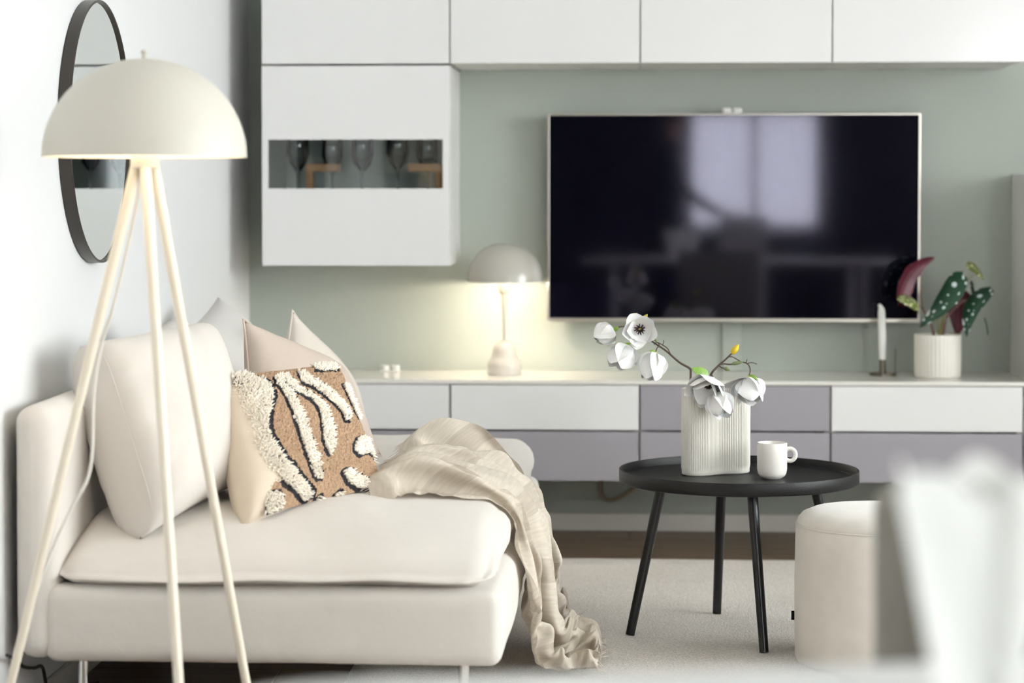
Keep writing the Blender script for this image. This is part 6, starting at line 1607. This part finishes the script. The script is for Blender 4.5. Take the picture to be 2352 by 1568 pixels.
Yb = 5.755
t = thing('magnolia_branch', 'white magnolia branch with four blooms arching left out of the vase', 'flower branch', (.150, Yb + .02, .55), 'magnolia branches in the vase')
tubes('twig', [[(.158, 5.775, .445, .0032), (.151, 5.77, .55, .0032), (.150, 5.765, .63, .0030), (.151, 5.76, .673, .0030), (.147, 5.757, .683, .0031), (.122, Yb, .698, .0029), (.088, Yb, .727, .0026), (.055, Yb, .749, .0022),
                (.013, Yb + .012, .779, .0021), (-.020, Yb + .01, .788, .0019), (-.044, Yb, .781, .0018)],
               [(.118, Yb, .701, .002), (.101, Yb - .006, .717, .0017), (.092, Yb - .008, .733, .0016), (.079, Yb - .008, .742, .0015), (.066, Yb - .006, .749, .0014)],
               [(.073, Yb, .738, .0016), (.066, Yb - .01, .735, .0014), (.062, Yb - .012, .724, .0014)],
               [(.079, Yb - .008, .742, .0013), (.082, Yb - .008, .748, .0011), (.0815, Yb - .008, .755, .0009)],
               [(.072, Yb, .738, .0014), (.069, Yb, .746, .0012), (.060, Yb, .747, .0010), (.058, Yb, .741, .0009)],
               [(.016, Yb + .01, .776, .0018), (.004, Yb - .004, .752, .0016), (-.006, Yb - .008, .744, .0015)],
               [(.022, Yb + .012, .775, .0018), (.024, Yb - .01, .795, .0016), (.023, Yb - .02, .800, .0015)]], M['twig'], t)
flower((-.044, Yb, .780), (-.85, -.25, -.45), .062, (38, -22), (62, -38), t, 1, 3, 4)
flower((.021, 5.725, .783), (.05, -1, -.02), .052, (66, 22), (84, 26), t, 2, 3, 5, True, [(-1.75, .98, 75, 62)])
flower((-.008, Yb - .008, .741), (-.45, -.3, -.85), .076, (38, -15), (58, -22), t, 3, 3, 4)
flower((.062, Yb - .012, .722), (-.30, -.35, -.9), .080, (38, -20), (56, -26), t, 4.4, 3, 4)
bud('bud', (.0225, Yb - .02, .800), (-.35, -.1, .9), .026, .0065, M['yellow'], t)
bud('bud', (.0275, Yb - .02, .804), (.55, -.1, .7), .022, .006, M['sepal'], t)
bud('bud', (.066, Yb - .006, .749), (-.55, 0, .8), .026, .0042, M['greenbud'], t)
bud('sepal', (-.034, Yb - .004, .787), (-.55, -.3, -.45), .018, .0062, M['bract'], t)
bud('sepal', (-.002, Yb - .012, .745), (-.9, -.3, .05), .016, .0035, M['bract'], t)
bud('sepal', (.060, Yb - .016, .727), (-.9, -.3, .0), .016, .0035, M['bract'], t)

t = thing('magnolia_branch', 'white magnolia branch with three blooms and yellow buds on the right of the vase', 'flower branch', (.20, 5.76, .55), 'magnolia branches in the vase')
tubes('twig', [[(.235, 5.80, .445, .003), (.225, 5.79, .55, .003), (.200, 5.775, .64, .003), (.203, Yb, .668, .0030), (.222, Yb, .690, .0027), (.240, Yb, .706, .0024), (.250, Yb, .716, .0022), (.256, Yb, .721, .0022)],
               [(.222, Yb, .690, .002), (.232, Yb, .694, .0017), (.248, Yb - .004, .693, .0021), (.258, Yb - .005, .694, .002)],
               [(.247, Yb, .712, .0016), (.255, Yb + .004, .712, .0014), (.262, Yb + .004, .709, .0013), (.276, Yb, .701, .0016), (.292, Yb - .006, .696, .0017), (.299, Yb - .01, .688, .0017), (.300, Yb - .02, .676, .0016), (.296, Yb - .026, .664, .0015)],
               [(.292, Yb - .006, .695, .0014), (.305, Yb - .006, .698, .0012), (.318, Yb - .006, .694, .0011)],
               [(.291, Yb - .006, .696, .0012), (.292, Yb - .006, .702, .001), (.2935, Yb - .006, .707, .0008)],
               [(.222, Yb, .690, .0017), (.230, Yb + .002, .684, .0014), (.238, Yb, .683, .0014)],
               [(.203, Yb, .668, .002), (.199, Yb - .03, .662, .0018), (.198, Yb - .045, .656, .0016)],
               [(.203, Yb - .01, .668, .0016), (.210, Yb - .035, .655, .0014), (.213, Yb - .045, .640, .0013), (.215, Yb - .05, .628, .0012)]], M['twig'], t)
flower((.197, 5.705, .655), (-.28, -.62, -.72), .074, (55, 5), (80, 8), t, 5.2, 3, 6, True)
flower((.213, 5.69, .626), (.28, -.35, -.9), .072, (36, -18), (52, -20), t, 6.1, 3, 4)
flower((.297, 5.725, .662), (.12, -.35, -.92), .078, (40, -16), (60, -14), t, 7.9, 3, 4, False, [(0.2, .95, 88, 74), (.9, .9, 80, 48)])
bud('bud', (.255, Yb, .720), (.55, -.1, .75), .030, .0085, M['yellow'], t)
bud('bud', (.255, Yb - .004, .694), (.9, -.1, .18), .030, .0052, M['greenbud'], t)
bud('bud', (.236, Yb, .683), (.85, -.1, -.3), .016, .0050, M['greenbud'], t)
bud('sepal', (.202, 5.70, .662), (.75, -.2, -.6), .024, .0046, M['yellow'], t)
bud('sepal', (.299, 5.715, .668), (.6, -.4, -.35), .026, .0058, M['bract'], t)
o = leaf('leaf', (.192, 5.72, .662), (.152, 5.71, .686), .030, (.15, -.8, .5), M['bract'], M['bract'], t, .004, .05, .1)

# ------------------------------------------------------------------ pouf
qx, qy = .586, 5.385
t = thing('pouf', 'pale velvet cylindrical pouf in front of the coffee table', 'pouf', (qx, qy, .013))
R_ = .1955
pp = [(0, .0135), (R_ - .018, .0135), (R_ - .006, .017), (R_, .028), (R_ + .0012, .10), (R_ + .0018, .20), (R_, .31), (R_ - .001, .340), (R_ - .0035, .3425), (R_ - .003, .345), (R_ - .006, .355), (R_ - .016, .367), (R_ - .04, .377), (R_ - .09, .384), (0, .388)]
vs_o = lathe('cover', pp, (qx, qy, 0), M['pouf'], t, n=96, auto=None)
pts = [(qx + (R_ - .001) * cos(2 * pi * k / 96), qy + (R_ - .001) * sin(2 * pi * k / 96), .3425) for k in range(97)]
vs, fs = tube_geo(pts, .0016, 6, False)
pmesh('seam', vs, fs, M['pouf'], t)
box('fabric_label', qx - R_ - .0085, qx - R_ + .003, qy + .010, qy + .012, .110, .132, M['darkcloth'], t, .0004)['label'] = 'small black fabric label'

# ------------------------------------------------------------------ floor lamp
fx, fy = -.913, 4.215
t = thing('floor_lamp', 'lit cream tripod floor lamp with a large dome shade', 'lamp', (fx, fy, 0))
dome = []
for i in range(21):
    a = i / 20 * pi / 2
    dome.append((.1905 * cos(a) if i < 20 else 0, 1.1935 + .184 * sin(a)))
lathe('lamp_shade', dome, (fx, fy, 0), M['lampmetal'], t, n=80)
lathe('shade_lining', [(.1895 * cos(i / 20 * pi / 2) if i < 20 else 0, 1.1930 + .182 * sin(i / 20 * pi / 2)) for i in range(21)], (fx, fy, 0), M['lampinner'], t, n=80)
lathe('shade_rim', [(.1885, 1.1925), (.1910, 1.1925), (.1912, 1.1955), (.1885, 1.1955)], (fx, fy, 0), M['lampmetal'], t, n=80, closed=True)
lathe('finial', [(.005, 1.377), (.0055, 1.381), (.004, 1.384), (.0065, 1.387), (.0065, 1.391), (.004, 1.394), (0, 1.395)], (fx, fy, 0), M['lampmetal'], t, n=24)
lathe('collar', [(0, 1.172), (.024, 1.172), (.0265, 1.175), (.0265, 1.193), (.025, 1.196), (0, 1.196)], (fx, fy, 0), M['leg_cream'], t, n=40)
lathe('socket', [(.017, 1.196), (.018, 1.20), (.018, 1.25), (.014, 1.256), (0, 1.256)], (fx, fy, 0), M['leg_cream'], t, n=28)
lathe('bulb', [(0, 1.256), (.012, 1.258), (.026, 1.285), (.03, 1.305), (.024, 1.328), (.012, 1.336), (0, 1.338)], (fx, fy, 0), M['bulb'], t, n=28)
for fx2, fy2, tx2, ty2 in ((-1.236, 4.27, -.931, 4.219), (-.778, 3.92, -.909, 4.200), (-.735, 4.43, -.898, 4.226)):
    tube('leg', [(fx2, fy2, .0015), (tx2, ty2, 1.174)], [.0085, .0105], M['leg_cream'], t, 16)
tube('cord', [(-.917, 4.21, 1.172), (-.928, 4.225, 1.12), (-.945, 4.235, 1.05), (-.962, 4.24, .98), (-.985, 4.25, .90), (-1.012, 4.27, .83), (-1.028, 4.28, .744), (-1.034, 4.29, .635), (-1.045, 4.295, .576), (-1.075, 4.295, .521),
              (-1.109, 4.29, .449), (-1.142, 4.30, .371), (-1.165, 4.30, .30), (-1.19, 4.31, .20), (-1.215, 4.32, .10), (-1.235, 4.33, .02), (-1.24, 4.40, .006)], .0034, M['whitecord'], t, 8, 6)
bulb_light('lamp_glow', (fx, fy, 1.236), 3.2, .03, (1.0, .84, .64), t)

tag(tube('power_cable', [(-1.262, 4.50, .19), (-1.262, 4.57, .166), (-1.262, 4.62, .142), (-1.262, 4.70, .122), (-1.262, 4.77, .110), (-1.262, 4.80, .07), (-1.262, 4.83, .02), (-1.25, 4.90, .005), (-1.22, 5.1, .005)], .004, M['blackcord'], None, 8, 6),
    'thin dark cable running down the wall behind the sofa end', 'cable')

# ------------------------------------------------------------------ foreground dining table, chair and vessels
t = thing('dining_table', 'white dining table out of focus along the bottom of the foreground', 'table', (.6, 1.3, 0))
bm = bmesh.new()
add_box(bm, -.33, 1.45, .92, 1.80, .726, .750)
es = [e for e in bm.edges if abs(e.verts[0].co.z - e.verts[1].co.z) > .01]
bmesh.ops.bevel(bm, geom=es, offset=.10, segments=8, affect='EDGES', profile=.5)
es = [e for e in bm.edges if len(e.link_faces) == 2 and abs(e.calc_face_angle(0)) > .8]
bmesh.ops.bevel(bm, geom=es, offset=.004, segments=2, affect='EDGES', profile=.5)
for v in bm.verts:
    q = Matrix.Rotation(radians(12), 3, 'Z') @ (v.co - V((.25, 1.79, 0)))
    v.co = q + V((.25, 1.797, 0))
bmobj('tabletop', bm, M['tablewhite'], t, auto=30)
for a, b in ((.02, .95), (1.40, 1.25), (-.10, 1.58), (1.26, 1.88)):
    tube('leg', [(a, b, .0005), (a, b, .726)], [.016, .022], M['tablewhite'], t, 16)

t = thing('dining_chair', 'grey upholstered chair back blurred beyond the dining table', 'chair', (.48, 2.2, 0))
soft_box('backrest', (.482, 2.40, .637), (.45, .055, .36), .025, M['greyfabric'], t, (0, .006, 0), n=(16, 8, 14))
soft_box('seat', (.485, 2.16, .455), (.45, .44, .06), .025, M['greyfabric'], t, (0, 0, .01), n=(14, 14, 8))
for a, b, c, d in ((.29, 1.97, .31, 2.0), (.68, 1.97, .66, 2.0), (.29, 2.43, .30, 2.36), (.68, 2.43, .67, 2.36)):
    tube('leg', [(a, b, .0005), (c, d, .43)], [.010, .014], M['oak'], t, 14)
for a in (.31, .66):
    tube('back_post', [(a, 2.365, .43), (a, 2.402, .56)], [.012, .010], M['oak'], t, 12)


def vessel(label, c, rt, rb, h, waves, amp, ph):
    n, vs, fs = 72, [], []
    pr = [(0, .0), (rb, .0), (rb + .002, .003)] + [(rb + (rt - rb) * (k / 10) ** .9, .003 + (h - .003) * k / 10) for k in range(1, 11)]
    inn = [(r - .003, z - .001) for r, z in pr[3:]][::-1] + [(rb - .002, .006), (0, .006)]
    full = pr + inn
    for r, z in full:
        for k in range(n):
            a = 2 * pi * k / n
            w = (z / h) ** 2
            rr = r * (1 + .10 * w * cos(waves * a + ph))
            vs.append((c[0] + rr * cos(a), c[1] + rr * sin(a), c[2] + z + amp * w * sin(waves * a + ph) * (1 if r > .01 else 0)))
    for i in range(len(full) - 1):
        for k in range(n):
            k2 = (k + 1) % n
            fs.append((i * n + k, i * n + k2, (i + 1) * n + k2, (i + 1) * n + k))
    return tag(pmesh('flared_vase', vs, fs, M['vesselwhite'], None, auto=60), label, 'vase', 'white vases on the dining table')


vessel('white flared vase on the dining table, left of two, wavy rim', (.249, 1.63, .7505), .060, .026, .168, 5, .010, .6)
vessel('white flared vase cut by the right edge of the picture', (.345, 1.50, .7505), .070, .022, .172, 5, .008, 2.0)

# ------------------------------------------------------------------ what the television reflects: the rear window with its curtain, a person at a white plinth
n, vs, fs = 120, [], []
for k in range(n + 1):
    a = k / n
    for z in (.80, .95, 1.2, 1.5, 1.85, 1.9):
        zz = (z - .8) / 1.1
        vs.append((.36 + 1.16 * a, YR + .075 + .022 * sin(a * 58 + zz * .8) + .010 * sin(a * 23 + 1), z))
for k in range(n):
    for i in range(5):
        fs.append((k * 6 + i, (k + 1) * 6 + i, (k + 1) * 6 + i + 1, k * 6 + i + 1))
t = thing('sheer_curtain', 'sheer white curtain over the small rear window, seen in the television', 'curtain', (.94, YR + .07, .8))
pmesh('cloth', vs, fs, M['sheer'], t)
tube('rod', [(.30, YR + .075, 1.905), (1.58, YR + .075, 1.905)], .009, M['winframe'], t, 12)
for x in (.34, 1.54):
    tube('bracket', [(x, YR + .001, 1.905), (x, YR + .075, 1.905)], .006, M['winframe'], t, 8)
t = thing('plinth', 'narrow white plinth before the rear window, seen in the television', 'plinth', (.78, -1.05, 0))
box('column', .62, .94, -1.22, -.90, .0005, .955, M['tablewhite'], t, .004)
box('cap', .60, .96, -1.24, -.88, .955, .975, M['tablewhite'], t, .003)

person = thing('person', 'standing person in black jumper and trousers, one hand on the plinth, seen in the television', 'person', (.24, -1.05, 0))


def skin(name, joints, bones, m, parent, sub=2, root=0):
    me = bpy.data.meshes.new(name)
    me.from_pydata([j[:3] for j in joints], bones, [])
    o = bpy.data.objects.new(name, me)
    COL.objects.link(o)
    o.modifiers.new('skin', 'SKIN').use_smooth_shade = True
    for i, j in enumerate(joints):
        sv = me.skin_vertices[0].data[i]
        sv.radius = (j[3], j[4] if len(j) > 4 else j[3])
        sv.use_root = i == root
    o.modifiers.new('sub', 'SUBSURF').levels = sub
    dg = bpy.context.evaluated_depsgraph_get()
    me2 = bpy.data.meshes.new_from_object(o.evaluated_get(dg))
    bpy.data.objects.remove(o)
    me2.name = name
    return link(name, me2, m, parent)


Yp = -1.05
J = [(.20, Yp, .95, .15, .125), (.215, Yp, 1.12, .135, .115), (.245, Yp, 1.30, .165, .125), (.265, Yp, 1.43, .10, .09), (.290, Yp, 1.50, .055),   # pelvis to neck
     (.255, Yp + .17, 1.41, .062), (.36, Yp + .20, 1.17, .046), (.55, Yp + .14, 1.03, .036), (.64, Yp + .10, 1.005, .028),                              # near arm reaching to the plinth
     (.235, Yp - .17, 1.41, .062), (.19, Yp - .22, 1.14, .046), (.27, Yp - .20, .91, .036), (.29, Yp - .19, .84, .028),
     (.20, Yp + .095, .88, .092), (.215, Yp + .10, .49, .060), (.19, Yp + .10, .10, .042), (.31, Yp + .11, .045, .036),
     (.20, Yp - .095, .88, .092), (.205, Yp - .10, .49, .060), (.17, Yp - .10, .10, .042), (.29, Yp - .11, .045, .036)]
B = [(0, 1), (1, 2), (2, 3), (3, 4), (2, 5), (5, 6), (6, 7), (7, 8), (2, 9), (9, 10), (10, 11), (11, 12), (0, 13), (13, 14), (14, 15), (15, 16), (0, 17), (17, 18), (18, 19), (19, 20)]
skin('clothed_body', J, B, M['darkcloth'], person)
hd = [(.300, Yp, 1.49, .050), (.318, Yp, 1.57, .075, .066), (.320, Yp, 1.64, .092, .076), (.312, Yp, 1.70, .075, .068)]
head = skin('head', hd, [(0, 1), (1, 2), (2, 3)], M['skin'], person)
skin('nose', [(.395, Yp, 1.645, .010), (.420, Yp, 1.612, .013), (.400, Yp, 1.602, .011)], [(0, 1), (1, 2)], M['skin'], head, 1)
skin('hair', [(.275, Yp, 1.60, .078, .080), (.285, Yp, 1.68, .092, .086), (.320, Yp, 1.725, .078, .078), (.365, Yp, 1.725, .040, .055)], [(0, 1), (1, 2), (2, 3)], M['hair'], head)
for sg in (-1, 1):
    skin('ear', [(.315, Yp + sg * .077, 1.65, .014), (.312, Yp + sg * .081, 1.625, .014), (.322, Yp + sg * .078, 1.60, .009)], [(0, 1), (1, 2)], M['skin'], head, 1)
    soft_box('eyeball', (.392, Yp + sg * .032, 1.648), (.018, .026, .014), .006, M['darkcloth'], head, n=(4, 4, 4))
tubes('mouth', [[(.398, Yp - .024, 1.573, .003), (.406, Yp, 1.575, .005), (.398, Yp + .024, 1.573, .003)]], mat('lip_skin', rgb(176, 110, 104), .5), head)


def hand(wr, fwd, side, parent, drop):
    w, f_, sd = V(wr), V(fwd).normalized(), V(side).normalized()
    dn = V((0, 0, -1))
    Jn = [tuple(w) + (.024, .018), tuple(w + f_ * .05) + (.034, .015), tuple(w + f_ * .088) + (.036, .012)]
    Bn = [(0, 1), (1, 2)]
    palm = skin('hand', Jn, Bn, M['skin'], parent)
    for k, (o_, L) in enumerate(((-.030, .070), (-.010, .080), (.010, .075), (.029, .060))):
        b = w + f_ * .080 + sd * o_
        c = b + f_ * L * .5 + dn * drop * .3
        e = c + f_ * L * .3 + dn * drop * .5
        g = e + f_ * L * .25 + dn * drop * .5
        skin('finger', [tuple(b) + (.0095,), tuple(c) + (.0088,), tuple(e) + (.008,), tuple(g) + (.007,)], [(0, 1), (1, 2), (2, 3)], M['skin'], palm)
    b = w + f_ * .025 - sd * .024
    skin('thumb', [tuple(b) + (.012,), tuple(b + f_ * .03 - sd * .026) + (.0105,), tuple(b + f_ * .058 - sd * .032 + dn * drop * .4) + (.0088,)], [(0, 1), (1, 2)], M['skin'], palm)


hand((.645, Yp + .10, 1.003), (.95, -.25, -.06), (.25, .95, 0), person, .016)
hand((.292, Yp - .19, .832), (.10, 0, -1), (1, 0, 0), person, .0)
